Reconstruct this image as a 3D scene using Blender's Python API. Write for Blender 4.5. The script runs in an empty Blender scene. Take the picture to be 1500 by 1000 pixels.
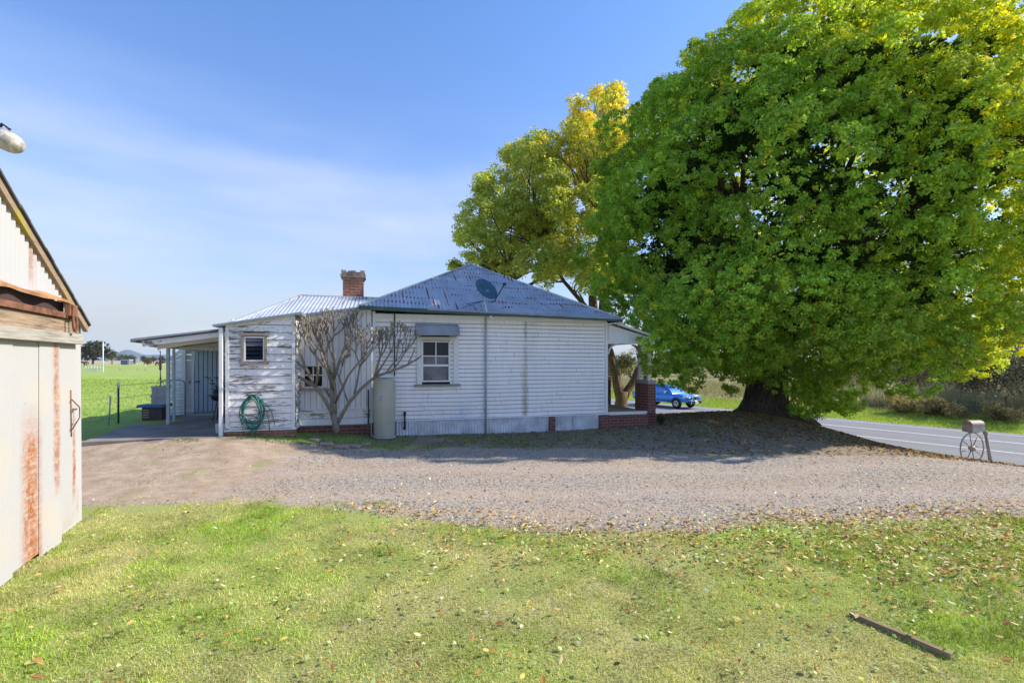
import bpy, math, random
import numpy as np
from mathutils import Vector, Matrix, Euler
rnd = random.Random(7); rng = np.random.default_rng(7)
SC = bpy.context.scene
C = SC.collection
# ------------------------------------------------------------------ camera, sky, sun, exposure
H = 2.0
cam = bpy.data.cameras.new('camera'); camo = bpy.data.objects.new('camera', cam); C.objects.link(camo)
camo.location = (0, 0, H); camo.rotation_euler = (math.radians(90), 0, 0)
cam.sensor_width = 36; cam.lens = 36 * 720 / 1500; cam.shift_y = 28 / 1500
cam.clip_start = 0.05; cam.clip_end = 20000
SC.camera = camo
SUN_EL = math.radians(38.5); SUN_AZ = math.atan2(1.0, 0.12)      # azimuth measured from +Y towards +X
w = bpy.data.worlds.new("World"); SC.world = w; w.use_nodes = True
wn = w.node_tree.nodes; wl = w.node_tree.links
bg = wn['Background']; bg.inputs[1].default_value = 0.15
sky = wn.new('ShaderNodeTexSky'); sky.sky_type = 'NISHITA'; sky.sun_disc = False
sky.sun_elevation = SUN_EL; sky.sun_rotation = SUN_AZ; sky.altitude = 100; sky.air_density = 1.0; sky.dust_density = 0.5; sky.ozone_density = 2.5
# thin high cloud mixed over the clear sky
tc = wn.new('ShaderNodeTexCoord'); mp = wn.new('ShaderNodeMapping'); mp.inputs['Scale'].default_value = (1.1, 1.1, 5.5)
mp.inputs['Location'].default_value = (0.8, 0.4, 0.2)
nz = wn.new('ShaderNodeTexNoise'); nz.inputs['Scale'].default_value = 1.3; nz.inputs['Detail'].default_value = 7; nz.inputs['Roughness'].default_value = 0.5
cr = wn.new('ShaderNodeMapRange'); cr.inputs[1].default_value = 0.36; cr.inputs[2].default_value = 0.60; cr.inputs[3].default_value = 0; cr.inputs[4].default_value = 0.95
sep = wn.new('ShaderNodeSeparateXYZ')
lo = wn.new('ShaderNodeMapRange'); lo.inputs[1].default_value = 0.06; lo.inputs[2].default_value = 0.46; lo.inputs[3].default_value = 1; lo.inputs[4].default_value = 0.0
mul = wn.new('ShaderNodeMath'); mul.operation = 'MULTIPLY'
mx = wn.new('ShaderNodeMix'); mx.data_type = 'RGBA'; mx.inputs[7].default_value = (3.9, 4.4, 4.2, 1)
hs = wn.new('ShaderNodeHueSaturation'); hs.inputs['Saturation'].default_value = 1.1; hs.inputs['Value'].default_value = 1.0
wl.new(tc.outputs['Generated'], mp.inputs[0]); wl.new(mp.outputs[0], nz.inputs['Vector']); wl.new(nz.outputs[0], cr.inputs[0])
wl.new(tc.outputs['Generated'], sep.inputs[0]); wl.new(sep.outputs[2], lo.inputs[0])
wl.new(cr.outputs[0], mul.inputs[0]); wl.new(lo.outputs[0], mul.inputs[1]); wl.new(mul.outputs[0], mx.inputs[0])
wl.new(sky.outputs[0], hs.inputs['Color']); wl.new(hs.outputs[0], mx.inputs[6]); tn = wn.new('ShaderNodeMix'); tn.data_type = 'RGBA'; tn.blend_type = 'MULTIPLY'; tn.inputs[0].default_value = 1; tr0 = wn.new('ShaderNodeValToRGB'); el = tr0.color_ramp.elements
for i_, (p_, c_) in enumerate(((0.0, (.62, .58, .62)), (.12, (.70, .67, .76)), (.33, (1.0, .91, 1.0)), (.57, (.86, .94, 1.09)))):
    e_ = el[i_] if i_ < 2 else el.new(p_); e_.position = p_; e_.color = (*[k_ / 1.2 for k_ in c_], 1)
ts = wn.new('ShaderNodeVectorMath'); ts.operation = 'SCALE'; ts.inputs['Scale'].default_value = 1.2
wl.new(sep.outputs[2], tr0.inputs[0]); wl.new(tr0.outputs[0], ts.inputs[0]); wl.new(ts.outputs[0], tn.inputs[7])
wl.new(mx.outputs[2], tn.inputs[6]); wl.new(tn.outputs[2], bg.inputs[0])
sl = bpy.data.lights.new('sun', 'SUN'); sl.energy = 4.1; sl.angle = math.radians(0.5); sl.color = (1.0, 0.93, 0.82)
so = bpy.data.objects.new('sun', sl); C.objects.link(so)
sd = Vector((math.sin(SUN_AZ) * math.cos(SUN_EL), math.cos(SUN_AZ) * math.cos(SUN_EL), math.sin(SUN_EL)))
so.rotation_euler = sd.to_track_quat('Z', 'Y').to_euler(); so.location = (30, 10, 40)
SC.view_settings.view_transform = 'Standard'; SC.view_settings.look = 'None'
SC.view_settings.exposure = 0.8; SC.view_settings.gamma = 1
SC.render.engine = 'CYCLES'
SC.cycles.max_bounces = 7; SC.cycles.transparent_max_bounces = 8; SC.cycles.diffuse_bounces = 4

# ------------------------------------------------------------------ helpers
def tag(o, label=None, cat=None, group=None, kind=None):
    for k, v in (('label', label), ('category', cat), ('group', group), ('kind', kind)):
        if v: o[k] = v
    return o
def empty(name, loc, rz=0, label=None, cat=None, group=None):
    o = bpy.data.objects.new(name, None); C.objects.link(o); o.location = loc; o.rotation_euler = (0, 0, rz)
    o.empty_display_size = 0.2
    return tag(o, label, cat, group)
def px(x, y, Y):            # the point seen at pixel (x, y) of the photograph, at depth Y
    return Vector(((x - 750) / 720 * Y, Y, H + (528 - y) / 720 * Y))
class MB:
    def __init__(s): s.v = []; s.f = []; s.sm = []
    def face(s, pts, smooth=False):
        n = len(s.v); s.v += [tuple(p) for p in pts]; s.f.append(tuple(range(n, n + len(pts)))); s.sm.append(smooth); return s
    def box(s, c, d, R=None, top=1.0, bev=0.0):
        cx, cy, cz = c; a, b, h = d[0] / 2, d[1] / 2, d[2] / 2
        n = len(s.v)
        for z in (-1, 1):
            k = top if z > 0 else 1.0
            for x, y in ((-1, -1), (1, -1), (1, 1), (-1, 1)):
                p = Vector((x * a * k, y * b * k, z * h))
                if R is not None: p = R @ p
                s.v.append((cx + p.x, cy + p.y, cz + p.z))
        for q in ((3, 2, 1, 0), (4, 5, 6, 7), (0, 1, 5, 4), (1, 2, 6, 5), (2, 3, 7, 6), (3, 0, 4, 7)):
            s.f.append(tuple(n + i for i in q)); s.sm.append(False)
        return s
    def bar(s, p, q, w, h=None, up=(0, 0, 1)):      # rectangular bar from p to q
        p = Vector(p); q = Vector(q); h = h or w; d = (q - p).normalized(); u = Vector(up)
        if abs(d.dot(u)) > 0.99: u = Vector((0, 1, 0))
        sx = d.cross(u).normalized(); uz = sx.cross(d).normalized(); n = len(s.v)
        for e in (p, q):
            for a, b in ((-1, -1), (1, -1), (1, 1), (-1, 1)): s.v.append(tuple(e + sx * a * w / 2 + uz * b * h / 2))
        for f in ((3, 2, 1, 0), (4, 5, 6, 7), (0, 1, 5, 4), (1, 2, 6, 5), (2, 3, 7, 6), (3, 0, 4, 7)):
            s.f.append(tuple(n + i for i in f)); s.sm.append(False)
        return s
    def tube(s, pts, r, n=8, caps=True, closed=False):
        pts = [Vector(p) for p in pts]; m = len(pts)
        rr = r if isinstance(r, (list, tuple)) else [r] * m
        b = len(s.v); prev = None
        for i, p in enumerate(pts):
            if closed: d = (pts[(i + 1) % m] - pts[i - 1])
            else: d = (pts[min(i + 1, m - 1)] - pts[max(i - 1, 0)])
            d = d.normalized() if d.length > 1e-9 else Vector((0, 0, 1))
            if prev is None:
                u = Vector((0, 0, 1)) if abs(d.z) < 0.9 else Vector((1, 0, 0)); a = d.cross(u).normalized()
            else:
                a = (prev - d * prev.dot(d)); a = a.normalized() if a.length > 1e-6 else d.cross(Vector((0, 0, 1))).normalized()
            prev = a; c = d.cross(a)
            for k in range(n):
                t = 2 * math.pi * k / n; s.v.append(tuple(p + (a * math.cos(t) + c * math.sin(t)) * rr[i]))
        for i in range(m if closed else m - 1):
            j = (i + 1) % m
            for k in range(n):
                l = (k + 1) % n; s.f.append((b + i * n + k, b + i * n + l, b + j * n + l, b + j * n + k)); s.sm.append(True)
        if caps and not closed:
            s.f.append(tuple(b + k for k in range(n - 1, -1, -1))); s.sm.append(False)
            s.f.append(tuple(b + (m - 1) * n + k for k in range(n))); s.sm.append(False)
        return s
    def lathe(s, prof, c=(0, 0, 0), n=24, M=None):   # prof: (r, z)
        b = len(s.v)
        for r, z in prof:
            for k in range(n):
                t = 2 * math.pi * k / n; p = Vector((r * math.cos(t), r * math.sin(t), z))
                if M is not None: p = M @ p
                s.v.append((c[0] + p.x, c[1] + p.y, c[2] + p.z))
        for i in range(len(prof) - 1):
            for k in range(n):
                l = (k + 1) % n; s.f.append((b + i * n + k, b + i * n + l, b + (i + 1) * n + l, b + (i + 1) * n + k)); s.sm.append(True)
        return s
    def prism(s, poly, y0, y1):                      # polygon in (x, z) extruded along y
        n = len(poly); b = len(s.v)
        for y in (y0, y1):
            for x, z in poly: s.v.append((x, y, z))
        s.f.append(tuple(b + i for i in range(n))); s.sm.append(False)
        s.f.append(tuple(b + n + i for i in range(n - 1, -1, -1))); s.sm.append(False)
        for i in range(n):
            j = (i + 1) % n; s.f.append((b + j, b + i, b + n + i, b + n + j)); s.sm.append(False)
        return s
    def build(s, name, m, parent=None, bevel=0, seg=2):
        me = bpy.data.meshes.new(name); me.from_pydata(s.v, [], s.f)
        me.polygons.foreach_set('use_smooth', s.sm); me.materials.append(m); me.update()
        o = bpy.data.objects.new(name, me); C.objects.link(o); o.parent = parent
        if bevel:
            b = o.modifiers.new('b', 'BEVEL'); b.width = bevel; b.segments = seg; b.limit_method = 'ANGLE'; b.angle_limit = math.radians(40)
        return o
def npmesh(name, V, Fc, m, col=None, parent=None, smooth=False):   # V (n,3), Fc (m,k)
    V = np.asarray(V, np.float32); Fc = np.asarray(Fc, np.int32); k = Fc.shape[1]
    me = bpy.data.meshes.new(name); me.vertices.add(len(V)); me.vertices.foreach_set('co', V.ravel())
    me.loops.add(Fc.size); me.loops.foreach_set('vertex_index', Fc.ravel())
    me.polygons.add(len(Fc)); me.polygons.foreach_set('loop_start', np.arange(0, Fc.size, k, dtype=np.int32))
    me.polygons.foreach_set('loop_total', np.full(len(Fc), k, np.int32))
    if smooth: me.polygons.foreach_set('use_smooth', np.ones(len(Fc), bool))
    me.update(calc_edges=True)
    if col is not None:
        a = me.color_attributes.new('col', 'FLOAT_COLOR', 'POINT'); cc = np.ones((len(V), 4), np.float32); cc[:, :3] = col; a.data.foreach_set('color', cc.ravel())
    me.materials.append(m)
    o = bpy.data.objects.new(name, me); C.objects.link(o); o.parent = parent
    return o
def sm(a, b, x):
    t = np.clip((np.asarray(x, float) - a) / (b - a), 0, 1); return t * t * (3 - 2 * t)
# ------------------------------------------------------------------ material helper
class NT:
    def __init__(s, name, rough=0.6, metal=0.0, spec=0.4):
        s.m = bpy.data.materials.new(name); s.m.use_nodes = True; s.n = s.m.node_tree.nodes; s.l = s.m.node_tree.links
        s.b = s.n['Principled BSDF']; s.b.inputs['Roughness'].default_value = rough; s.b.inputs['Metallic'].default_value = metal
        s.b.inputs['Specular IOR Level'].default_value = spec
        s.tc = s.n.new('ShaderNodeTexCoord'); s.co = s.tc.outputs['Object']
    def lk(s, a, b): s.l.new(a, b)
    def val(s, x, sock):
        if isinstance(x, (int, float)): sock.default_value = x
        elif isinstance(x, tuple): sock.default_value = x if len(x) == len(sock.default_value) else (*x, 1)
        else: s.lk(x, sock)
    def map(s, scale=(1, 1, 1), rot=(0, 0, 0), loc=(0, 0, 0), co=None):
        m = s.n.new('ShaderNodeMapping'); m.inputs['Scale'].default_value = scale; m.inputs['Rotation'].default_value = rot; m.inputs['Location'].default_value = loc
        s.lk(co or s.co, m.inputs[0]); return m.outputs[0]
    def noise(s, scale, detail=4, rough=0.55, co=None, dist=0, color=False):
        t = s.n.new('ShaderNodeTexNoise'); t.inputs['Scale'].default_value = scale; t.inputs['Detail'].default_value = detail
        t.inputs['Roughness'].default_value = rough; t.inputs['Distortion'].default_value = dist; s.lk(co or s.co, t.inputs['Vector']); return t.outputs[1 if color else 0]
    def voro(s, scale, co=None, feat='F1', out=0):
        t = s.n.new('ShaderNodeTexVoronoi'); t.inputs['Scale'].default_value = scale; t.feature = feat; s.lk(co or s.co, t.inputs['Vector']); return t.outputs[out]
    def mr(s, x, a, b, c=0, d=1, smooth=False):
        t = s.n.new('ShaderNodeMapRange'); t.inputs[1].default_value = a; t.inputs[2].default_value = b; t.inputs[3].default_value = c; t.inputs[4].default_value = d
        if smooth: t.interpolation_type = 'SMOOTHSTEP'
        s.lk(x, t.inputs[0]); return t.outputs[0]
    def math(s, op, a, b=0.0, c=None):
        t = s.n.new('ShaderNodeMath'); t.operation = op; s.val(a, t.inputs[0]); s.val(b, t.inputs[1])
        if c is not None: s.val(c, t.inputs[2])
        return t.outputs[0]
    def mix(s, f, a, b, mode='MIX'):
        t = s.n.new('ShaderNodeMix'); t.data_type = 'RGBA'; t.blend_type = mode; s.val(f, t.inputs[0]); s.val(a, t.inputs[6]); s.val(b, t.inputs[7]); return t.outputs[2]
    def xyz(s, co=None):
        t = s.n.new('ShaderNodeSeparateXYZ'); s.lk(co or s.co, t.inputs[0]); return t.outputs
    def comb(s, x, y, z):
        t = s.n.new('ShaderNodeCombineXYZ'); s.val(x, t.inputs[0]); s.val(y, t.inputs[1]); s.val(z, t.inputs[2]); return t.outputs[0]
    def attr(s, name, fac=False):
        t = s.n.new('ShaderNodeAttribute'); t.attribute_name = name; return t.outputs['Fac' if fac else 'Color']
    def bump(s, h, strength=0.5, dist=0.01):
        t = s.n.new('ShaderNodeBump'); t.inputs['Strength'].default_value = strength; t.inputs['Distance'].default_value = dist; s.lk(h, t.inputs['Height']); s.lk(t.outputs[0], s.b.inputs['Normal'])
    def out(s, col, rough=None):
        s.val(col, s.b.inputs['Base Color'])
        if rough is not None: s.val(rough, s.b.inputs['Roughness'])
        return s.m
def plain(name, col, rough=0.6, metal=0.0, var=0.25, scale=6.0, spec=0.4):
    n = NT(name, rough, metal, spec); f = n.mr(n.noise(scale, 5), 0.3, 0.7)
    c2 = tuple(c * (1 - var) for c in col); c1 = tuple(min(1, c * (1 + var * 0.4)) for c in col)
    n.bump(n.noise(scale * 12, 3), 0.15, 0.004)
    return n.out(n.mix(f, c2, c1))
def wood(name, c1, c2, axis=0, scale=3.0, rough=0.85):
    n = NT(name, rough, spec=0.2); sc = [16, 16, 16]; sc[axis] = 1.0
    a = n.noise(scale, 6, 0.65, n.map(tuple(sc))); b = n.noise(1.5, 3)
    n.bump(a, 0.6, 0.006)
    return n.out(n.mix(n.mr(b, 0.35, 0.65, 0.0, 0.5), n.mix(n.mr(a, 0.35, 0.68), c1, c2), c2))
def paintwood(name, paint, woodc, peel, sx=1.0, sz=6.0, stains=None, mott=0.12, soft=.025):
    n = NT(name, 0.55, spec=0.3); X, Y, Z = n.xyz()
    st = n.noise(2.2, 7, 0.62, n.map((sx, sx, sz))); fine = n.noise(9, 5, 0.6, n.map((sx, sx, sz)))
    big = n.noise(0.9, 3, 0.5)
    m = n.math('ADD', n.math('MULTIPLY', st, 0.62), n.math('MULTIPLY', fine, 0.38)); m = n.math('ADD', m, n.math('MULTIPLY', n.math('SUBTRACT', big, 0.5), 0.35))
    pm = n.mr(m, peel, peel + soft)
    drip = n.noise(3.0, 5, 0.6, n.map((4.0, 4.0, 0.35)))
    dirt = n.mr(drip, 0.42, 0.75, 0.0, 0.42)
    pc = n.mix(dirt, paint, tuple(c * k for c, k in zip(paint, (0.78, 0.77, 0.74))))
    pc = n.mix(n.mr(n.noise(0.7, 4), 0.35, 0.65, 0, mott), pc, (0.55, 0.58, 0.66))
    if stains:
        for (u, wd, colr, z0, z1, amt) in stains:
            e = n.math('ABSOLUTE', n.math('SUBTRACT', n.math('ADD', X, n.math('MULTIPLY', n.math('SUBTRACT', fine, 0.5), 0.10)), u))
            q = n.math('MULTIPLY', n.mr(e, 0, wd, 1, 0), n.mr(n.noise(5, 5, 0.7), 0.3, 0.62, 0.1, 1))
            q = n.math('MULTIPLY', q, n.mr(Z, z0, z1, 0, 1)); pc = n.mix(n.math('MULTIPLY', q, amt), pc, colr)
    wc = n.mix(n.mr(n.noise(5, 6, 0.7, n.map((1, 1, 14))), 0.3, 0.7), woodc, tuple(c * 0.45 for c in woodc))
    n.bump(n.math('MULTIPLY', pm, -1.0), 0.5, 0.003)
    return n.out(n.mix(pm, pc, wc), n.mr(pm, 0, 1, 0.5, 0.9))
def brickmat(name, c1, c2, mortar):
    n = NT(name, 0.9, spec=0.2); X, Y, Z = n.xyz(); v = n.comb(n.math('ADD', X, Y), Z, 0.0)
    t = n.n.new('ShaderNodeTexBrick'); n.lk(v, t.inputs['Vector']); t.inputs['Scale'].default_value = 1; t.inputs['Brick Width'].default_value = 0.24; t.inputs['Row Height'].default_value = 0.086
    t.inputs['Mortar Size'].default_value = 0.008; t.inputs['Color1'].default_value = (*c1, 1); t.inputs['Color2'].default_value = (*c2, 1); t.inputs['Mortar'].default_value = (*mortar, 1)
    c = n.mix(n.mr(n.noise(7, 6, 0.7), 0.4, 0.75, 0, 0.6), t.outputs[0], (0.10, 0.07, 0.07))
    n.bump(n.math('SUBTRACT', n.math('MULTIPLY', n.noise(60, 3), 0.3), t.outputs[1]), 0.6, 0.006)
    return n.out(c)
M = {}
M['white'] = paintwood('white_boards', (0.92, 0.87, 0.82), (0.30, 0.27, 0.24), 0.735, 1, 5, stains=[
    (-2.52, 0.07, (0.13, 0.125, 0.10), 0.9, 2.9, .75), (-2.54, 0.13, (0.34, 0.26, 0.09), 2.95, 1.2, 0.9), (-2.3, 0.25, (0.35, 0.36, 0.34), 1.2, 3.0, 0.4), (-1.6, 0.4, (0.42, 0.42, 0.42), 2.4, 3.4, 0.35),
    (-5.0, 1.5, (0.55, 0.42, 0.40), 1.0, 0.5, 0.35), (-4.35, 0.35, (0.33, 0.46, 0.55), 1.1, 0.5, 0.5), (-0.15, 0.2, (0.30, 0.33, 0.38), 1.5, 0.3, 0.3)])
M['white_v'] = paintwood('vertical_boards_paint', (0.80, 0.79, 0.80), (0.26, 0.22, 0.19), 0.665, 5.0, 0.9)
M['peel'] = paintwood('peeling_boards_paint', (0.82, 0.80, 0.78), (0.37, 0.32, 0.28), 0.515, 0.9, 6.0, mott=0.04, soft=.05)
M['peel2'] = paintwood('peeling_trim_paint', (0.74, 0.73, 0.72), (0.26, 0.22, 0.19), 0.60, 5, 5)
M['trim'] = paintwood('white_trim', (0.80, 0.80, 0.82), (0.32, 0.28, 0.25), 0.70, 3, 3)
M['shadewood'] = wood('ceiling_boards', (0.35, 0.30, 0.25), (0.52, 0.48, 0.42), 1)
M['greywood'] = wood('grey_timber', (0.22, 0.20, 0.17), (0.46, 0.43, 0.37), 0)
M['brownwood'] = wood('brown_timber', (0.10, 0.065, 0.04), (0.42, 0.31, 0.21), 0)
M['plank'] = wood('plank_timber', (0.13, 0.085, 0.05), (0.34, 0.25, 0.16), 0)
M['brick'] = brickmat('red_brick', (0.24, 0.075, 0.05), (0.15, 0.055, 0.045), (0.26, 0.23, 0.21))
M['brick2'] = brickmat('orange_brick', (0.46, 0.17, 0.075), (0.30, 0.10, 0.055), (0.40, 0.34, 0.28))
M['conc'] = plain('concrete', (0.36, 0.34, 0.32), 0.9, var=0.4, scale=2)
M['darkconc'] = plain('dark_concrete', (0.25, 0.215, 0.19), 0.9, var=0.4, scale=1.5)
M['gutter'] = plain('dark_green_gutter', (0.035, 0.085, 0.075), 0.45)
M['guttergrey'] = plain('grey_gutter', (0.27, 0.31, 0.38), 0.45)
M['dark'] = plain('dark_iron', (0.03, 0.03, 0.035), 0.6)
M['rust'] = plain('rusty_iron', (0.23, 0.10, 0.055), 0.85, var=0.6, scale=9)
M['rustlight'] = plain('orange_rusty_sheet', (0.46, 0.24, 0.11), 0.85, var=0.55, scale=5)
M['bluedoor'] = plain('pale_blue_paint', (0.40, 0.50, 0.60), 0.5, var=0.12, scale=3)
M['heater'] = plain('beige_green_enamel', (0.43, 0.42, 0.34), 0.4, var=0.12, scale=2)
M['steel'] = plain('galvanised_steel', (0.45, 0.47, 0.5), 0.4, 0.4)
M['dish'] = plain('dark_blue_dish', (0.03, 0.10, 0.17), 0.7)
M['hose'] = plain('green_hose', (0.01, 0.15, 0.13), 0.35, spec=0.6)
M['plastic'] = plain('grey_plastic', (0.48, 0.49, 0.50), 0.5)
M['bluelid'] = plain('blue_lid', (0.055, 0.13, 0.25), 0.5)
M['kennel'] = plain('dark_plum_board', (0.085, 0.045, 0.06), 0.6)
M['cream'] = plain('cream_slat', (0.55, 0.42, 0.28), 0.6)
M['pot'] = plain('white_glazed_pot', (0.70, 0.71, 0.72), 0.4, var=0.15)
M['black'] = plain('black_enamel', (0.02, 0.02, 0.025), 0.35)
M['rubber'] = plain('tyre_rubber', (0.02, 0.02, 0.022), 0.8)
M['alloy'] = plain('alloy_wheel', (0.6, 0.6, 0.62), 0.3, 0.6, var=0.1)
M['flange'] = plain('weathered_wheel', (0.50, 0.43, 0.37), 0.75, var=0.45, scale=9)
M['chrome'] = plain('chrome', (0.8, 0.8, 0.82), 0.15, 0.9, var=0.05)
M['stone'] = plain('garden_stone', (0.30, 0.22, 0.20), 0.9, var=0.4, scale=5)
M['hood'] = plain('zinc_hood', (0.30, 0.315, 0.335), 0.5, 0.1, var=0.3, scale=3)
M['redflower'] = plain('pink_plastic', (0.7, 0.08, 0.2), 0.5)
def glassmat(name, col, rough=0.08):
    n = NT(name, rough, spec=0.35); X, Y, Z = n.xyz()
    return n.out(n.mix(n.mr(n.noise(2.5, 2), 0.35, 0.65), tuple(c * 0.5 for c in col), col))
M['glass'] = glassmat('dark_glass', (0.012, 0.014, 0.018))
M['curtain'] = glassmat('net_curtain_glass', (0.21, 0.19, 0.22), 0.25)
M['carglass'] = glassmat('car_glass', (0.05, 0.08, 0.09), 0.03)
n = NT('blue_car_paint', 0.25, 0.25, 0.6); n.b.inputs['Coat Weight'].default_value = 0.6; M['carpaint'] = n.out((0.02, 0.20, 0.72))
n = NT('lens', 0.1, 0, 0.8); M['lens'] = n.out((0.75, 0.78, 0.8))
# roof sheets
def roofmat(name, base, rustamt, slope=(0, 1)):
    n = NT(name, 0.42, 0.25, 0.5); X, Y, Z = n.xyz()
    blot = n.noise(1.2, 5, 0.6); streak = n.noise(4, 4, 0.6, n.map((7, 0.6, 0.6)))
    c = n.mix(n.mr(blot, 0.35, 0.68), base, tuple(k * 0.68 for k in base)); c = n.mix(n.mr(streak, 0.4, 0.75, 0, 0.5), c, (0.52, 0.55, 0.60))
    row = n.math('FRACT', n.math('MULTIPLY', n.math('ADD', Y, n.math('MULTIPLY', n.math('SUBTRACT', n.noise(1.3, 2), 0.5), 0.25)), 2.6))
    rowm = n.math('MULTIPLY', n.mr(row, 0.0, 0.1), n.mr(row, 0.5, 0.4, 0, 1))
    ph = n.math('SINE', n.math('MULTIPLY', X, 2 * math.pi / 0.1))
    phm = n.mr(ph, 0.1, 0.5)
    pat = n.mr(n.noise(1.5, 5, 0.62, n.map((1, 2.0, 1), loc=(3.1, 1.7, 0))), 0.62 - rustamt, 0.66 - rustamt)
    fl = n.mr(n.noise(13, 3), 0.36, 0.46)
    rm = n.math('MULTIPLY', n.math('MULTIPLY', rowm, phm), n.math('MULTIPLY', pat, fl))
    wide = n.math('MULTIPLY', n.mr(n.noise(1.1, 3, 0.6, n.map((4.5, 0.45, 0.45), rot=(0, 0, 0.0), loc=(7.7, 2, 0))), 0.60, 0.65), phm)
    rm = n.math('MAXIMUM', rm, wide)
    c = n.mix(rm, c, (0.20, 0.06, 0.04))
    lap = n.math('FRACT', n.math('MULTIPLY', X, 1 / 0.76)); lm = n.mr(lap, 0.0, 0.02, 0.55, 1); c = n.mix(1.0, c, n.comb(lm, lm, lm), 'MULTIPLY')
    return n.out(c, n.mr(rm, 0, 1, 0.42, 0.9))
M['roof'] = roofmat('rusty_zinc_roof', (0.46, 0.475, 0.53), 0.12)
M['roof2'] = roofmat('zinc_roof', (0.60, 0.62, 0.65), -0.05)
M['skirt'] = plain('painted_corrugated_skirt', (0.62, 0.64, 0.67), 0.6, var=0.35, scale=3)
# shed sheet: white with rust streaks at their places
def shedmat(name, streaks, base=(0.42, 0.42, 0.42)):
    n = NT(name, 0.6, 0.0, 0.3); X, Y, Z = n.xyz()
    fine = n.noise(14, 5, 0.7); hz = n.noise(6, 5, 0.7, n.map((1.0, 1, 9))); vz = n.noise(5, 5, 0.65, n.map((9, 1, 0.5)))
    c = n.mix(n.mr(vz, 0.45, 0.75, 0, 0.4), base, (0.42, 0.39, 0.34)); c = n.mix(n.mr(n.noise(1.6, 4), 0.5, 0.75, 0, 0.5), c, (0.50, 0.42, 0.32))
    for (x0, wd, z0, z1, amt) in streaks:
        e = n.mr(n.math('ABSOLUTE', n.math('SUBTRACT', n.math('ADD', X, n.math('MULTIPLY', n.math('SUBTRACT', vz, 0.5), 0.12)), x0)), wd * 0.25, wd, 1, 0)
        zz = n.math('MULTIPLY', n.mr(Z, z0, z0 + 0.25), n.mr(Z, z1, z1 - 0.5, 0, 1))
        q = n.math('MULTIPLY', n.math('MULTIPLY', e, zz), n.mr(n.math('ADD', n.math('MULTIPLY', hz, 0.6), n.math('MULTIPLY', fine, 0.4)), 0.32, 0.54))
        q = n.math('MULTIPLY', q, amt)
        c = n.mix(q, c, n.mix(n.mr(fine, 0.35, 0.65), (0.46, 0.20, 0.07), (0.25, 0.075, 0.03)))
    sp = n.mr(n.voro(7), 0.02, 0.05, 1, 0); c = n.mix(n.math('MULTIPLY', sp, 0.7), c, (0.12, 0.08, 0.06))
    return n.out(c)
M['shed'] = shedmat('shed_sheet', [(0.12, 0.10, 0.0, 0.5, 0.7), (0.15, 0.3, 2.35, 3.0, 0.8), (1.55, 0.10, 2.75, 3.3, 0.7)])
M['sheddoor'] = shedmat('shed_door_sheet', [(0.99, 0.10, 0.5, 2.9, .8), (0.47, 0.06, 0.3, 1.5, 1.0), (1.52, 0.24, -0.3, 1.6, 1.0), (1.40, 0.10, -0.3, 0.6, 0.7), (0.62, 0.25, -.2, .5, .25)], (0.41, 0.405, 0.40))
M['shedroof'] = plain('dark_shed_roof', (0.10, 0.09, 0.10), 0.8, var=0.5)
n = NT('barge_timber', 0.9); M['barge'] = n.out(n.mix(n.mr(n.noise(2.2, 4), 0.52, 0.6), n.mix(n.noise(4, 5, 0.6, n.map((1, 10, 10))), (0.16, 0.10, 0.06), (0.42, 0.32, 0.22)), (0.34, 0.27, 0.04)))
def barkmat(name, c1, c2, sc=3):
    n = NT(name, 0.95, spec=0.1); a = n.noise(sc, 7, 0.7, n.map((5, 5, 0.8))); n.bump(a, 1.0, 0.05)
    return n.out(n.mix(n.mr(a, 0.35, 0.65), c1, c2))
M['bark'] = barkmat('dark_bark', (0.035, 0.026, 0.02), (0.16, 0.12, 0.095))
M['bark2'] = barkmat('brown_bark', (0.08, 0.05, 0.035), (0.24, 0.17, 0.12))
M['frangi'] = barkmat('smooth_grey_bark', (0.21, 0.18, 0.14), (0.35, 0.305, 0.245), 6)
def leafmat(name, trans=0.4, rough=0.5, gain=1.0):
    n = NT(name, rough, spec=0.18); c = n.attr('col'); n.lk(c, n.b.inputs['Base Color'])
    t = n.n.new('ShaderNodeBsdfTranslucent'); tcx = n.mix(0.5, c, n.mix(1.0, c, (1.5, 1.3, 0.35), 'MULTIPLY')); n.lk(tcx, t.inputs[0])
    ms = n.n.new('ShaderNodeMixShader'); ms.inputs[0].default_value = trans; n.lk(n.b.outputs[0], ms.inputs[1]); n.lk(t.outputs[0], ms.inputs[2])
    n.lk(ms.outputs[0], n.n['Material Output'].inputs[0]); return n.m
M['leaf'] = leafmat('leaf', 0.5, 0.62)
M['blade'] = leafmat('grass_blade', 0.3, 0.7)
M['litter'] = leafmat('dry_leaf', 0.12, 0.75)
M['pebble'] = leafmat('pebble', 0.0, 0.9)

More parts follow.
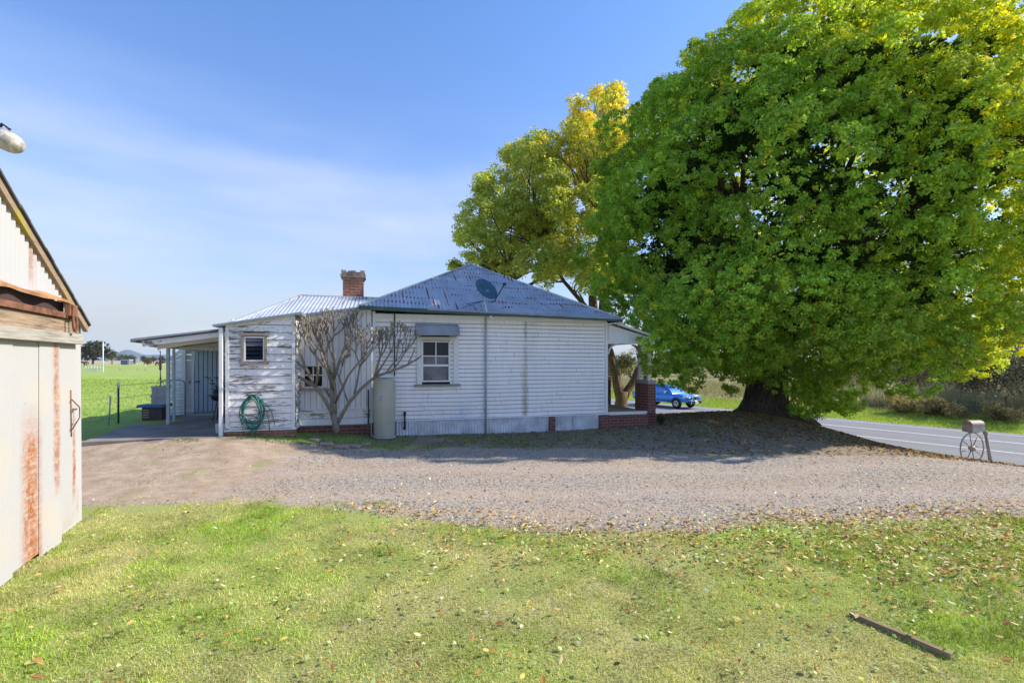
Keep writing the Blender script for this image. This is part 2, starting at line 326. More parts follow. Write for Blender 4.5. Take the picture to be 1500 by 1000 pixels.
# ------------------------------------------------------------------ ground
TR = (9.9, 19.2)
def ST(x, y): return 0.819 * x + 0.574 * y, -0.574 * x + 0.819 * y
def G(x, y):
    x = np.asarray(x, float); y = np.asarray(y, float); s, t = ST(x, y)
    z = -1.6 * sm(12, 23.6, s) + 0.5 * sm(34.6, 40, s) + 0.9 * sm(60, 250, s)
    z = z + 0.27 * sm(-2.5, -6.5, x) * sm(8.8, 10.9, y)
    d2 = (x - TR[0]) ** 2 + (y - TR[1]) ** 2
    z = z + (0.95 * np.exp(-d2 / (2 * 2.7 ** 2))) * (1 - sm(21.2, 24.2, s))
    z = z + 0.025 * np.sin(x * 0.9 + 1) * np.sin(y * 0.8) * (1 - sm(23, 24, s) * (1 - sm(34, 35, s)))
    return z
def g(x, y): return float(G(x, y))
def axis(a, b, step, far, ratio=1.16):
    c = list(np.arange(a, b + 1e-6, step)); v = b; d = step; up_ = []
    while v < far: d *= ratio; v += d; up_.append(v)
    v = a; d = step; dn = []
    while v > -far: d *= ratio; v -= d; dn.append(v)
    return np.array(dn[::-1] + c + up_)
xs = axis(-14, 24, 0.2, 6000); ys = axis(0, 40, 0.2, 7000)
ys = ys[ys > -60]
XX, YY = np.meshgrid(xs, ys); ZZ = G(XX, YY)
V = np.stack([XX, YY, ZZ], -1).reshape(-1, 3); nx = len(xs); ny = len(ys)
I = np.arange(nx * ny).reshape(ny, nx); Fq = np.stack([I[:-1, :-1], I[:-1, 1:], I[1:, 1:], I[1:, :-1]], -1).reshape(-1, 4)
x, y = V[:, 0], V[:, 1]; s_, t_ = ST(x, y)
fe = np.interp(x, [-14, -6.0, -3.5, -2, -.8, .5, 2.2, 3.0, 5, 7, 12, 30], [6.9, 6.85, 6.9, 6.5, 6.1, 5.8, 5.75, 6.0, 6.2, 6.4, 6.7, 7])     # front edge of the drive
be = np.interp(x, [-14, -8, -6, -4, -2, 0, 2, 4, 6, 8, 11, 16, 30], [10.7, 10.9, 11.0, 11.0, 11.2, 11.3, 11.1, 10.6, 10.3, 10.2, 10.4, 11, 12])
def edges(x, y):
    a = np.interp(x, [-14, -6.0, -3.5, -2, -.8, .5, 2.2, 3.0, 5, 7, 12, 30], [6.9, 6.85, 6.9, 6.5, 6.1, 5.8, 5.75, 6.0, 6.2, 6.4, 6.7, 7])
    b = np.interp(x, [-14, -8, -6, -4, -2, 0, 2, 4, 6, 8, 11, 16, 30], [10.7, 10.9, 11.0, 11.0, 11.2, 11.3, 11.1, 10.6, 10.3, 10.2, 10.4, 11, 12])
    return a, b
gravel = np.clip((y - fe) / 0.8 + 0.5, 0, 1) * np.clip((be - y) / 0.9 + 0.5, 0, 1)
gravel *= (1 - sm(14, 18, s_))
dirt = sm(-2.6, -5.5, x) * gravel * 0.75 + 0.7 * gravel * sm(3, 8, x) * np.exp(-((y - 6.9) / .5) ** 2)
d_tr = np.hypot(x - TR[0], y - TR[1])
litter = (y > 9.5) * (.35 + .65 * sm(-3.5, 1.0, x + (y - 10.5) * 0.6)) * (s_ < 24.5) * (1 - gravel) * 1.0
verge = sm(22, 23, s_) * (s_ < 24.5)
litter = np.clip(litter * (1 - 0.6 * ((s_ > 16.5) & (t_ > 12.5))), 0, 1)
weeds = sm(36.5, 38.5, s_)
col = np.stack([gravel, dirt, litter], -1)
n = NT('ground', 0.95, spec=0.1)
A = n.n.new('ShaderNodeSeparateColor'); n.lk(n.attr('col'), A.inputs[0]); gm, dm, lm = A.outputs[0], A.outputs[1], A.outputs[2]
P = n.co; X, Y, Z = n.xyz()
nb = n.noise(1.1, 6, 0.65); nf = n.noise(9, 6, 0.7); nff = n.noise(55, 4, 0.7)
def edge(m, amp=1.0, a=0.44, b=0.56):
    q = n.math('ADD', m, n.math('MULTIPLY', n.math('SUBTRACT', n.math('ADD', n.math('MULTIPLY', nb, 0.5), n.math('MULTIPLY', nf, 0.5)), 0.5), amp)); return n.mr(q, a, b)
# grass under-soil: thatch
th = n.mix(n.mr(nff, 0.3, 0.7), (0.20, 0.20, 0.07), (0.46, 0.44, 0.20)); gr_ = n.mix(n.mr(nff, 0.3, 0.7), (0.12, 0.20, 0.03), (0.32, 0.42, 0.08))
lawn = n.mix(n.mr(n.noise(0.55, 5, 0.6), 0.42, 0.6), th, gr_)
fieldg = n.mix(n.mr(n.noise(0.25, 7, 0.7), 0.36, 0.66), (0.20, 0.33, 0.045), (0.38, 0.42, 0.13))
fieldg = n.mix(n.mr(n.noise(1.8, 6, 0.75), 0.5, 0.78, 0, .8), fieldg, (0.16, 0.25, 0.04))
far1 = n.math('MULTIPLY', n.mr(Y, 75, 77), n.mr(Y, 84, 82, 0, 1)); 
fieldg = n.mix(n.math('MULTIPLY', far1, 0.7), fieldg, (0.36, 0.31, 0.20))
fieldg = n.mix(n.mr(Y, 170, 210, 0, 0.8), fieldg, (0.42, 0.34, 0.22))
lawn = n.mix(n.mr(Y, 10.8, 12.5), lawn, fieldg)
stn = n.math('ADD', n.math('MULTIPLY', X, 0.819), n.math('MULTIPLY', Y, 0.574))
wd = n.mix(n.mr(n.noise(0.35, 6, 0.7), 0.4, 0.62), (0.30, 0.24, 0.13), (0.14, 0.17, 0.05))
lawn = n.mix(n.mr(n.math('ADD', stn, n.math('MULTIPLY', nb, 2.5)), 38.0, 39.5), lawn, wd)
lawn = n.mix(n.math('MULTIPLY', n.mr(stn, 120, 180), 0.6), lawn, (0.22, 0.26, 0.10))
# gravel
vc = n.voro(38, out=1); vs = n.n.new('ShaderNodeSeparateColor'); n.lk(vc, vs.inputs[0])
gc = n.mix(vs.outputs[0], (0.17, 0.152, 0.128), (0.49, 0.43, 0.362)); gc = n.mix(n.mr(nff, 0.42, 0.66, 0, .6), gc, (0.39, 0.33, 0.27))
gc = n.mix(n.mr(n.noise(0.9, 5, 0.6, n.map((0.35, 1.6, 1))), 0.42, 0.58, 0, 0.9), gc, (0.39, 0.30, 0.22))
gc = n.mix(n.math('MULTIPLY', n.mr(vs.outputs[1], 0.86, 0.9), 0.8), gc, (0.07, 0.065, 0.06))
wy_ = n.math('ADD', Y, n.math('ADD', n.math('MULTIPLY', n.math('SUBTRACT', n.noise(.35, 3), .5), 1.6), n.math('MULTIPLY', X, -.02)))
for yc_ in (7.35, 8.95):                       # two packed wheel tracks
    rt = n.mr(n.math('ABSOLUTE', n.math('SUBTRACT', wy_, yc_)), .12, .42, 1, 0); rt = n.math('MULTIPLY', rt, n.mr(nf, .35, .6, .35, .95))
    gc = n.mix(n.math('MULTIPLY', rt, .8), gc, (0.42, 0.335, 0.262))
dc = n.mix(n.mr(n.noise(3, 6, 0.7), 0.35, 0.65), (0.30, 0.21, 0.14), (0.49, 0.375, 0.27)); dc = n.mix(n.mr(nb, 0.56, 0.64, 0, 0.8), dc, (0.25, 0.27, 0.09))
lc = n.mix(n.mr(n.noise(14, 6, 0.75), 0.35, 0.65), (0.13, 0.10, 0.065), (0.36, 0.27, 0.18)); lc = n.mix(n.mr(nb, 0.52, 0.7, 0, 0.6), lc, (0.17, 0.18, 0.09)); lc = n.mix(n.mr(n.noise(2.3, 4), .45, .6, 0, .6), lc, (0.27, 0.245, 0.215))
c = n.mix(edge(lm), lawn, lc); c = n.mix(edge(gm, 1.3), c, gc); c = n.mix(n.math('MULTIPLY', edge(dm, 0.9, 0.4, 0.6), 0.85), c, dc)
n.bump(n.math('ADD', n.math('MULTIPLY', nf, 0.6), n.math('ADD', n.math('MULTIPLY', nff, 0.5), n.math('MULTIPLY', vs.outputs[2], 0.25))), 0.7, 0.02)
tag(npmesh('ground', V, Fq, n.out(c), col, smooth=True), kind='structure')

# road
n = NT('asphalt', 0.85, spec=0.3); X, Y, Z = n.xyz()
ac = n.mix(n.mr(n.noise(120, 3), 0.35, 0.65), (0.14, 0.14, 0.15), (0.24, 0.24, 0.255))
tr_ = n.mr(n.math('ABSOLUTE', n.math('SUBTRACT', n.math('FRACT', n.math('MULTIPLY', X, 1 / 1.75)), 0.5)), 0.1, 0.3); ac = n.mix(n.math('MULTIPLY', tr_, 0.3), ac, (0.15, 0.15, 0.16))
ac = n.mix(n.mr(n.noise(0.5, 5, 0.6, n.map((3, 0.15, 1))), 0.4, 0.7, 0, .4), ac, (0.26, 0.26, 0.27))
M['asphalt'] = n.out(ac)
ROT = math.atan2(0.819, -0.574) - math.pi / 2      # local +Y runs along the road
road = MB(); S0, S1 = 23.7, 34.0
seg = [-60 + i * 8 for i in range(60)]
for a, b in zip(seg, seg[1:]): road.face([(S0, a, 0.02), (S1, a, 0.02), (S1, b, 0.02), (S0, b, 0.02)])
ro = road.build('road', M['asphalt']); ro.rotation_euler = (0, 0, ROT); ro.location = (0, 0, -1.6); tag(ro, kind='structure')
n = NT('road_paint', 0.6); M['line'] = n.out(n.mix(n.mr(n.noise(9, 4, .7), 0.35, 0.6), (0.5, 0.5, 0.5), (0.82, 0.82, 0.82)))
mk = MB()
for s0, wd_ in ((26.9, 0.13), (30.15, 0.14), (33.1, 0.12)):
    for a, b in zip(seg, seg[1:]): mk.face([(s0 - wd_ / 2, a, 0.026), (s0 + wd_ / 2, a, 0.026), (s0 + wd_ / 2, b, 0.026), (s0 - wd_ / 2, b, 0.026)])
mo = mk.build('road_markings', M['line']); mo.rotation_euler = (0, 0, ROT); mo.location = (0, 0, -1.6); tag(mo, kind='structure')
def RW(s, t): return (0.819 * s - 0.574 * t, 0.574 * s + 0.819 * t)

# ------------------------------------------------------------------ generic wall makers (local frame: x along wall, -y outward)
def intervals(a, b, holes, z0, z1):
    iv = [(a, b)]
    for (h0, h1, k0, k1) in holes:
        if z1 <= k0 + 1e-4 or z0 >= k1 - 1e-4: continue
        nv = []
        for p, q in iv:
            if h1 <= p or h0 >= q: nv.append((p, q)); continue
            if h0 > p: nv.append((p, h0))
            if h1 < q: nv.append((h1, q))
        iv = nv
    return iv
def boards(mb, x0, x1, z0, z1, y, pitch, holes=(), top=None, out=0.018, jit=0.0, ax='x', sgn=-1, gp_=0.013):
    top = top or (lambda x: z1); z = z0
    def P(a, o, zz):
        zz += .006 * math.sin(a * .8 + zz * 1.7) + .003 * math.sin(a * 2.3 + zz * 9)
        return (a, y + sgn * o, zz) if ax == 'x' else (y + sgn * o, a, zz)
    while z < max(top(x0), top(x1)):
        zt = z + pitch
        ivs = []
        for (a, b) in intervals(x0, x1, holes, z, min(zt, z1)):
            while b - a > 2.6 and jit: j_ = a + rnd.uniform(1.1, 2.4); ivs.append((a, j_ - .003)); a = j_ + .003
            ivs.append((a, b))
        for (a, b) in ivs:
            nseg = max(1, int((b - a) / .5)) if top(x0) == top(x1) else 8; jb = (rnd.random() - 0.5) * jit
            for k in range(nseg):
                p = a + (b - a) * k / nseg; q = a + (b - a) * (k + 1) / nseg
                tp, tq = min(zt, top(p)), min(zt, top(q))
                if tp <= z + 1e-4 and tq <= z + 1e-4: continue
                tp = max(tp, z); tq = max(tq, z); o = out + (jb if top(x0) == top(x1) else 0)
                zb = min(z + gp_, tp - 1e-4); zc = min(z + gp_, tq - 1e-4)
                fl = [P(p, o, zb), P(q, o, zc), P(q, 0.001, tq), P(p, 0.001, tp)]
                mb.face(fl); mb.face([P(p, -0.03, zb + .002), P(q, -0.03, zc + .002), P(q, o, zc), P(p, o, zb)]); mb.face([P(p, 0.001, tp), P(q, 0.001, tq), P(q, -0.03, tq), P(p, -0.03, tp)])
        z = zt
def corr(mb, B, T, n_, pitch_n, amp, nrm, sm_=True):
    """strip sheet: B(s), T(s) give bottom/top points for s in 0..1; pitch_n waves over the width"""
    N = int(pitch_n * 8); nrm = Vector(nrm); b0 = len(mb.v)
    for i in range(N + 1):
        s = i / N; o = nrm * (amp * math.sin(2 * math.pi * pitch_n * s)); mb.v.append(tuple(Vector(B(s)) + o)); mb.v.append(tuple(Vector(T(s)) + o))
    for i in range(N): mb.f.append((b0 + 2 * i, b0 + 2 * i + 2, b0 + 2 * i + 3, b0 + 2 * i + 1)); mb.sm.append(True)
def lerp(a, b, t): return Vector(a) * (1 - t) + Vector(b) * t
def hipface(mb, A, Bc, P, pitch=0.1, amp=0.011):
    A, Bc, P = Vector(A), Vector(Bc), Vector(P); e = Bc - A; L = e.length; m = (P - A).dot(e) / L ** 2; nr = e.cross(P - A).normalized()
    corr(mb, lambda s: lerp(A, Bc, s), lambda s: lerp(A, P, s / m) if s < m else lerp(Bc, P, (1 - s) / (1 - m)), 0, L / pitch, amp, nr)

# ------------------------------------------------------------------ THE HOUSE
TH = math.radians(15.5)
house = empty('weatherboard_house', (2.81, 14.55, 0), TH, 'old white weatherboard cottage with rusty hipped iron roof beside the gravel drive', 'house')
hc, hsn = math.cos(TH), math.sin(TH)
def HW(u, v, z=0): return Vector((2.81 + u * hc - v * hsn, 14.55 + u * hsn + v * hc, z))
UL = -6.67; DEP = 7.2
# main side wall
wl_ = MB(); hole = (-5.42, -4.66, 1.42, 2.55)
boards(wl_, UL + 0.06, -0.05, 0.44, 3.12, 0, 0.111, [hole], jit=0.004)
boards(wl_, 0.0, DEP, 0.44, 3.12, 0.0, 0.111, [(1.2, 2.1, 0.5, 2.45)], ax='y', sgn=1)
wl_.face([(UL, DEP, 0.3), (0, DEP, 0.3), (0, DEP, 3.2), (UL, DEP, 3.2)])
wl_.build('wall', M['white'], house)
t = MB(); t.box((-0.03, -0.02, 1.78), (0.07, 0.06, 2.70)); t.box((UL + 0.03, -0.02, 1.85), (0.07, 0.05, 2.85))
t.box((-3.33, -0.016, 3.165), (6.6, 0.04, 0.12)); t.box((-3.36, -0.03, 0.425), (6.7, 0.05, 0.035))
t.build('corner_trim', M['trim'], house)
db = MB(); db.box((0.02, 1.65, 1.48), (0.05, 0.86, 1.95)); db.build('door', M['bluedoor'], house, 0.005)
# interior block so that no light leaks
ib = MB(); ib.box((-3.34, 3.6, 1.75), (6.5, 6.9, 2.7)); ib.build('room_lining', M['kennel'], house)
# window of the side wall
win = MB()
fx0, fx1, fz0, fz1 = -5.55, -4.43, 1.37, 2.62
win.box((fx0 + 0.075, -0.035, (fz0 + fz1) / 2), (0.13, 0.05, fz1 - fz0)); win.box((fx1 - 0.075, -0.035, (fz0 + fz1) / 2), (0.13, 0.05, fz1 - fz0)); win.box(((fx0 + fx1) / 2, -0.035, fz1 - 0.03), (fx1 - fx0 - 0.27, 0.046, 0.09))
win.box((-5.04, 0.0, 1.99), (0.002, 0.002, 0.002))
wf = win.build('window_frame', M['peel2'], house)
sash = MB()
for a, b, z0, z1 in ((-5.41, -4.67, 1.43, 2.53),):
    sash.box((a + 0.015, -0.03, (z0 + z1) / 2), (0.035, 0.03, z1 - z0)); sash.box((b - 0.015, -0.03, (z0 + z1) / 2), (0.035, 0.03, z1 - z0))
    sash.box(((a + b) / 2, -0.03, z0 + 0.02), (b - a - 0.07, 0.028, 0.04)); sash.box(((a + b) / 2, -0.03, z1 - 0.02), (b - a - 0.07, 0.028, 0.04))
    sash.box(((a + b) / 2, -0.03, 2.12), (b - a - 0.07, 0.028, 0.03)); sash.box(((a + b) / 2, -0.012, 1.87), (b - a - 0.07, 0.02, 0.06))
    sash.box(((a + b) / 2, -0.024, 2.31), (0.028, 0.02, 0.36)); sash.box(((a + b) / 2, -0.012, 2.0), (0.026, 0.02, 0.2))
sash.build('sash', M['trim'], wf, 0.003)
pn = MB(); pn.face([(-5.4, 0.01, 2.12), (-4.68, 0.01, 2.12), (-4.68, 0.01, 2.53), (-5.4, 0.01, 2.53)]); pn.build('pane', M['glass'], wf)
pn = MB(); pn.face([(-5.4, 0.012, 1.43), (-4.68, 0.012, 1.43), (-4.68, 0.012, 2.12), (-5.4, 0.012, 2.12)]); pn.build('pane', M['curtain'], wf)
sl_ = MB(); sl_.box((-4.99, -0.06, 1.345), (1.2, 0.12, 0.05)); sl_.build('sill', plain('grey_sill', (0.22, 0.24, 0.25)), wf, 0.006)
hd = MB()
N = 8                                                    # curved ribbed sheet hood
prof = [(-0.02 - 0.42 * math.sin(a), 2.97 - 0.40 * (1 - math.cos(a))) for a in [i / N * 1.35 for i in range(N + 1)]]
hx0, hx1 = -5.58, -4.46
for (y0, z0), (y1, z1) in zip(prof, prof[1:]):
    my, mz = (y0 + y1) / 2, (z0 + z1) / 2
    hd.face([(hx0, y0, z0), (hx0, my - .012, mz + .012), (hx1, my - .012, mz + .012), (hx1, y0, z0)]); hd.face([(hx0, my - .012, mz + .012), (hx0, y1, z1), (hx1, y1, z1), (hx1, my - .012, mz + .012)])
    for xx in (hx0, hx1): hd.face([(xx, y0, z0), (xx, y1, z1), (xx, 0, z1), (xx, 0, z0)])
hd.build('window_hood', M['hood'], wf)
# roof
EL, ER, EF, EB = -6.98, 0.28, -0.27, 7.35
AP = (-3.42, 3.6, 5.33)
c00, c10, c11, c01 = (EL, EF, 3.38), (ER, EF, 3.235), (ER, EB, 3.3), (EL, EB, 3.4)
r = MB(); hipface(r, c00, c10, AP); hipface(r, c10, c11, AP); hipface(r, c11, c01, AP); hipface(r, c01, c00, AP)
rf = r.build('roof', M['roof'], house)
cp = MB()
for q in (c00, c10, c11, c01): cp.tube([Vector(q) + Vector((0, 0, 0.01)), Vector(AP) + Vector((0, 0, 0.015))], 0.035, 8)
cp.build('ridge_cap', M['roof2'], rf)
sf = MB(); sf.face([(EL, EF, 3.32), (ER, EF, 3.17), (ER, 0.0, 3.19), (EL, 0.0, 3.34)]); sf.build('soffit', M['trim'], house)
gt = MB(); gt.bar((EL - 0.03, EF - 0.05, 3.335), (ER + 0.03, EF - 0.05, 3.185), 0.11, 0.095); gt.bar((ER + 0.05, EF, 3.18), (ER + 0.05, EB, 3.24), 0.1, 0.09)
gt.build('gutter', M['gutter'], house)
gl_ = MB(); gl_.bar((-5.3, EF - 0.107, 3.335), (ER + 0.03, EF - 0.107, 3.215), 0.012, 0.05); gl_.build('gutter_lip', M['guttergrey'], house)
# skirting sheets + piers
k = MB(); corr(k, lambda s: (-6.08 + s * 5.0, -0.02, -0.15), lambda s: (-6.08 + s * 5.0, -0.02, 0.405), 0, 62, 0.012, (0, -1, 0))
corr(k, lambda s: (-1.10 + s * 0.92, -0.03, -0.15), lambda s: (-1.10 + s * 0.92, -0.03, 0.405), 0, 12, 0.016, (0, -1, 0)); k.build('skirting', M['skirt'], house)
for a, b in ((-1.82, -1.66), (-6.5, -6.3)):
    k = MB(); k.box(((a + b) / 2, -0.06, 0.12), (b - a, 0.1, 0.56)); k.build('brick_pier', M['brick'], house)
pp = MB(); pp.tube([(-3.68, -0.06, 3.2), (-3.68, -0.06, -0.1)], 0.028, 8); pp.build('downpipe', plain('pale_blue_pipe', (0.36, 0.43, 0.50)), house)
pp = MB(); pp.tube([(-6.12, -0.05, 3.25), (-6.12, -0.05, 1.6)], 0.016, 6); pp.build('cable', M['dark'], house)
pp = MB(); pp.tube([(-5.86, -0.07, 0.62), (-5.86, -0.08, 0.25)], 0.022, 8); pp.tube([(-5.86, -0.07, 0.66), (-5.86, -0.07, 0.58)], 0.034, 8); pp.tube([(-5.86, -0.05, 0.25), (-5.87, -0.1, 0.21)], 0.034, 8); pp.build('waste_pipe', M['dark'], house)
# verandah end
k = MB(); k.box((0.78, 0.09, 0.12), (1.62, 0.18, 0.56)); k.box((-0.1, -0.03, 0.1), (0.34, 0.1, 0.6)); k.box((1.48, 3.6, 0.12), (0.2, 6.8, 0.56)); k.build('verandah_base', M['brick'], house)
k = MB(); k.box((0.72, 3.55, 0.43), (1.44, 7.05, 0.05)); k.build('verandah_floor', wood('worn_deck', (0.30, 0.20, 0.12), (0.48, 0.36, 0.25), 1), house)
k = MB(); k.box((0.66, -0.02, 0.435), (1.30, 0.06, 0.09)); k.build('verandah_step_trim', M['peel2'], house)
for (pu, pv, ln) in ((1.5, 0.39, 0.78), (1.66, 3.45, 0.36), (1.66, 6.6, 0.36)):
    k = MB(); k.box((pu, pv, 0.62), (0.26, ln, 1.36)); pr = k.build('verandah_pier', M['brick'], house)
    k = MB(); k.box((pu, pv, 1.345), (0.27, ln + 0.01, 0.1)); k.build('pier_cap', M['conc'], pr)
for pu, pv in ((1.46, 0.12), (1.46, 0.66), (1.66, 3.32), (1.66, 3.58), (1.66, 6.6)):
    k = MB(); k.box((pu, pv, 1.97), (0.09, 0.09, 1.18)); k.build('verandah_post', M['peel2'], house)
k = MB(); k.box((1.5, 3.5, 2.62), (0.07, 7.0, 0.16))
k.prism([(0.03, 2.55), (1.55, 2.55), (1.55, 2.66), (0.1, 3.05), (0.03, 3.05)], -0.03, 0.01); k.box((0.78, -0.04, 2.53), (1.55, 0.06, 0.07))
k.build('verandah_gable', M['trim'], house)
k = MB()                                               # curved brackets under the plate
for a0, a1 in ((0.16, 0.62), (0.70, 3.28), (3.62, 6.55)):
    for o, d in ((a0, 1), (a1, -1)):
        if a1 - a0 < 1: continue
        pr_ = [Vector((1.5, o + d * 0.45 * (1 - math.cos(q)), 2.05 + 0.45 * math.sin(q))) for q in [i / 6 * math.pi / 2 for i in range(7)]]
        k = MB()
        for p, q in zip(pr_, pr_[1:]): k.bar(p, q, 0.04, 0.09, (1, 0, 0))
        k.build('bracket', M['trim'], house)
for o, d in ((0.06, 1), (1.4, -1)):
    pr_ = [Vector((o + d * 0.3 * (1 - math.cos(q)), 0.03, 2.2 + 0.28 * math.sin(q))) for q in [i / 6 * math.pi / 2 for i in range(7)]]
    k = MB()
    for p, q in zip(pr_, pr_[1:]): k.bar(p, q, 0.04, 0.07, (0, 1, 0))
    k.build('bracket', M['trim'], house)
k = MB(); corr(k, lambda s: (1.68, -0.1 + s * 7.3, 2.64), lambda s: (0.2, -0.1 + s * 7.3, 3.10), 0, 75, 0.01, (0.3, 0, 0.95)); k.build('verandah_roof', M['roof'], house)
k = MB(); k.bar((0.25, -0.12, 3.10), (1.7, -0.12, 2.68), 0.04, 0.06); k.build('barge_pipe', M['trim'], house)
# vertical-board wall left of the corner
k = MB(); L0, L1 = -8.46, -6.70; topf = lambda u: 3.12 + (u + 8.46) / 1.76 * 0.26
uu = L0 + 0.02
wh = (-8.37, -7.85, 1.33, 1.86)
while uu < L1:
    wd_ = 0.135; e = min(uu + wd_ - 0.009, L1); off = -0.012 - rnd.random() * 0.006; mid = (uu + e) / 2
    segs = [(0.78, topf(mid))]
    if wh[0] < mid < wh[1]: segs = [(0.78, wh[2]), (wh[3], topf(mid))]
    for z0, z1 in segs: k.box((mid, off / 2, (z0 + z1) / 2), (e - uu, abs(off), z1 - z0))
    uu += wd_
k.build('vertical_board_wall', M['white_v'], house)
k = MB()
for q0, q1, q2, q3 in ((L0, L1, 0.36, wh[2]), (L0, wh[0], wh[2], wh[3]), (wh[1], L1, wh[2], wh[3]), (L0, L1, wh[3], 3.1)): k.face([(q0, 0.004, q2), (q1, 0.004, q2), (q1, 0.004, q3), (q0, 0.004, q3)])
k.build('board_backing', M['kennel'], house)
k = MB(); k.box((-7.58, -0.02, 0.45), (1.80, 0.035, 0.16)); k.box((-7.58, -0.025, 0.775), (1.80, 0.05, 0.03)); k.build('base_board', M['trim'], house)
k = MB(); k.box((-7.58, -0.01, 0.65), (1.80, 0.02, 0.22)); k.build('lower_board', M['peel'], house)
k = MB(); k.box((-7.58, 0.02, 0.12), (1.80, 0.08, 0.46)); k.box((-6.75, -0.05, 0.1), (0.16, 0.16, 0.5)); k.build('brick_footing', M['brick'], house)
k = MB(); a, b, z0, z1 = wh
for bx in (((a + b) / 2, -0.025, z1 + 0.02, b - a + .1, 0.05), ((a + b) / 2, -0.025, z0 - 0.0, b - a + .1, 0.05)): k.box((bx[0], bx[1], bx[2]), (bx[3], 0.04, bx[4]))
for xx in (a, b): k.box((xx, -0.025, (z0 + z1) / 2), (0.06, 0.036, z1 - z0 - 0.02))
wf2 = k.build('window_frame', M['peel2'], house)
k = MB(); k.box(((a + b) / 2, -0.012, (z0 + z1) / 2 + 0.04), (b - a - 0.06, 0.02, 0.028)); k.box(((a + b) / 2, -0.012, (z0 + z1) / 2), (0.024, 0.018, z1 - z0 - .05)); k.build('glazing_bar', M['trim'], wf2)
k = MB(); k.face([(a, 0.0, z0), (b, 0.0, z0), (b, 0.0, z1), (a, 0.0, z1)]); k.build('pane', M['glass'], wf2)
k = MB(); k.box(((a + b) / 2 + 0.02, -0.06, z0 - 0.06), (b - a + 0.25, 0.12, 0.05)); k.build('sill', plain('grey_sill_timber', (0.36, 0.37, 0.38)), wf2)
# lower roof with its ridge running away from the main roof
k = MB(); e0, e1, rA, rB = (-9.95, -0.14, 2.90), (-6.95, -0.14, 3.375), (-8.74, 2.5, 3.93), (-5.6, 2.5, 3.93)
nr = (Vector(e1) - Vector(e0)).cross(Vector(rA) - Vector(e0)).normalized()
Lw = 3.0
def lt(s):
    u = e0[0] + s * Lw; z_r = 1.0
    if u < rA[0]: f = (u - e0[0]) / (rA[0] - e0[0]); return lerp(e0, rA, f)
    return Vector((u, 2.5, 3.93))
corr(k, lambda s: lerp(e0, e1, s), lt, 0, 30, 0.012, nr)
k.face([(-5.6, -0.1, 3.3), (-5.6, 2.5, 3.93), (-6.95, 2.5, 3.93), (-6.95, -0.14, 3.375)])
k.face([e0, rA, (-9.95, 5.2, 2.95)]); k.face([rA, (-5.6, 2.5, 3.93), (-5.6, 5.2, 3.3), (-9.95, 5.2, 2.95)])
lr = k.build('lower_roof', M['roof2'], house)
k = MB(); k.bar(e0, rA, 0.09, 0.05); k.bar(rA, rB, 0.12, 0.05); k.build('ridge_cap', M['roof2'], lr)
k = MB(); k.bar((-8.55, -0.17, 3.10), (-7.0, -0.17, 3.345), 0.03, 0.045); k.build('eave_flashing', M['guttergrey'], house)
# wing body behind
k = MB(); k.box((-8.3, 2.6, 1.5), (3.1, 5.1, 2.8)); k.build('wing_wall', M['white_v'], house)
# chimney
k = MB(); k.box((-7.26, 2.75, 4.1), (0.60, 0.5, 0.9))
ch = k.build('chimney', M['brick2'], house)
k = MB(); k.box((-7.26, 2.75, 4.52), (0.66, 0.56, 0.06)); k.box((-7.26, 2.75, 4.59), (0.73, 0.63, 0.09)); k.box((-7.26, 2.75, 4.66), (0.64, 0.54, 0.06))
for dx, dy, dz in ((-0.28, -0.2, 0), (-0.28, 0.2, 0.03), (0.0, -0.22, -0.01), (0.12, 0.2, 0.02), (0.27, -0.2, 0.0), (0.28, 0.15, -0.01), (-0.1, 0.2, 0.05)): k.box((-7.26 + dx, 2.75 + dy, 4.72 + dz), (0.13, 0.11, 0.075), Matrix.Rotation(rnd.random() * .3, 3, 'Z'))
k.build('chimney_cap', brickmat('weathered_brick', (0.34, 0.25, 0.17), (0.20, 0.12, 0.09), (0.45, 0.42, 0.36)), ch)
# weathered box room
BF = -0.75; b0, b1 = -9.88, -8.42
btop = lambda u: 2.76 + (u - b0) / (b1 - b0) * 0.27
k = MB(); bh = (-9.52, -9.06, 1.98, 2.56)
boards(k, b0 + 0.05, b1 - 0.05, 0.42, 3.2, BF, 0.172, [bh], top=btop, jit=0.006)
boards(k, BF + 0.04, 0.0, 0.42, 3.05, b1, 0.172, ax='y', sgn=1, jit=0.004); boards(k, BF + 0.04, 2.5, 0.42, 2.76, b0, 0.172, ax='y', sgn=-1)
k.build('box_room_wall', M['peel'], house)
k = MB(); k.box((-9.15, -0.36, 1.55), (1.38, 0.66, 2.3)); k.build('box_room_lining', M['kennel'], house)
k = MB(); k.box((b0 + 0.03, BF - 0.012, 1.6), (0.07, 0.05, 2.3)); k.box((b1 - 0.035, BF - 0.012, 1.72), (0.07, 0.05, 2.62)); k.box(((b0 + b1) / 2, BF - 0.02, 0.405), (b1 - b0 + 0.05, 0.06, 0.035)); k.bar((b0, BF - .02, 2.78), (b1, BF - .02, 3.05), 0.03, 0.07)
k.box((b1, -0.34, 0.405), (0.06, 0.8, 0.035)); k.build('box_room_trim', M['peel2'], house)
k = MB(); k.box(((b0 + b1) / 2, BF + 0.05, 0.22), (b1 - b0, 0.1, 0.34)); k.build('box_room_footing', M['brick2'], house)
k = MB(); corr(k, lambda s: (-10.12 + s * 1.82, BF - 0.12, 2.795 + s * 0.335), lambda s: (-10.12 + s * 1.82, 0.25, 2.795 + s * 0.335), 0, 0.9, 0.001, (0, 0, 1))
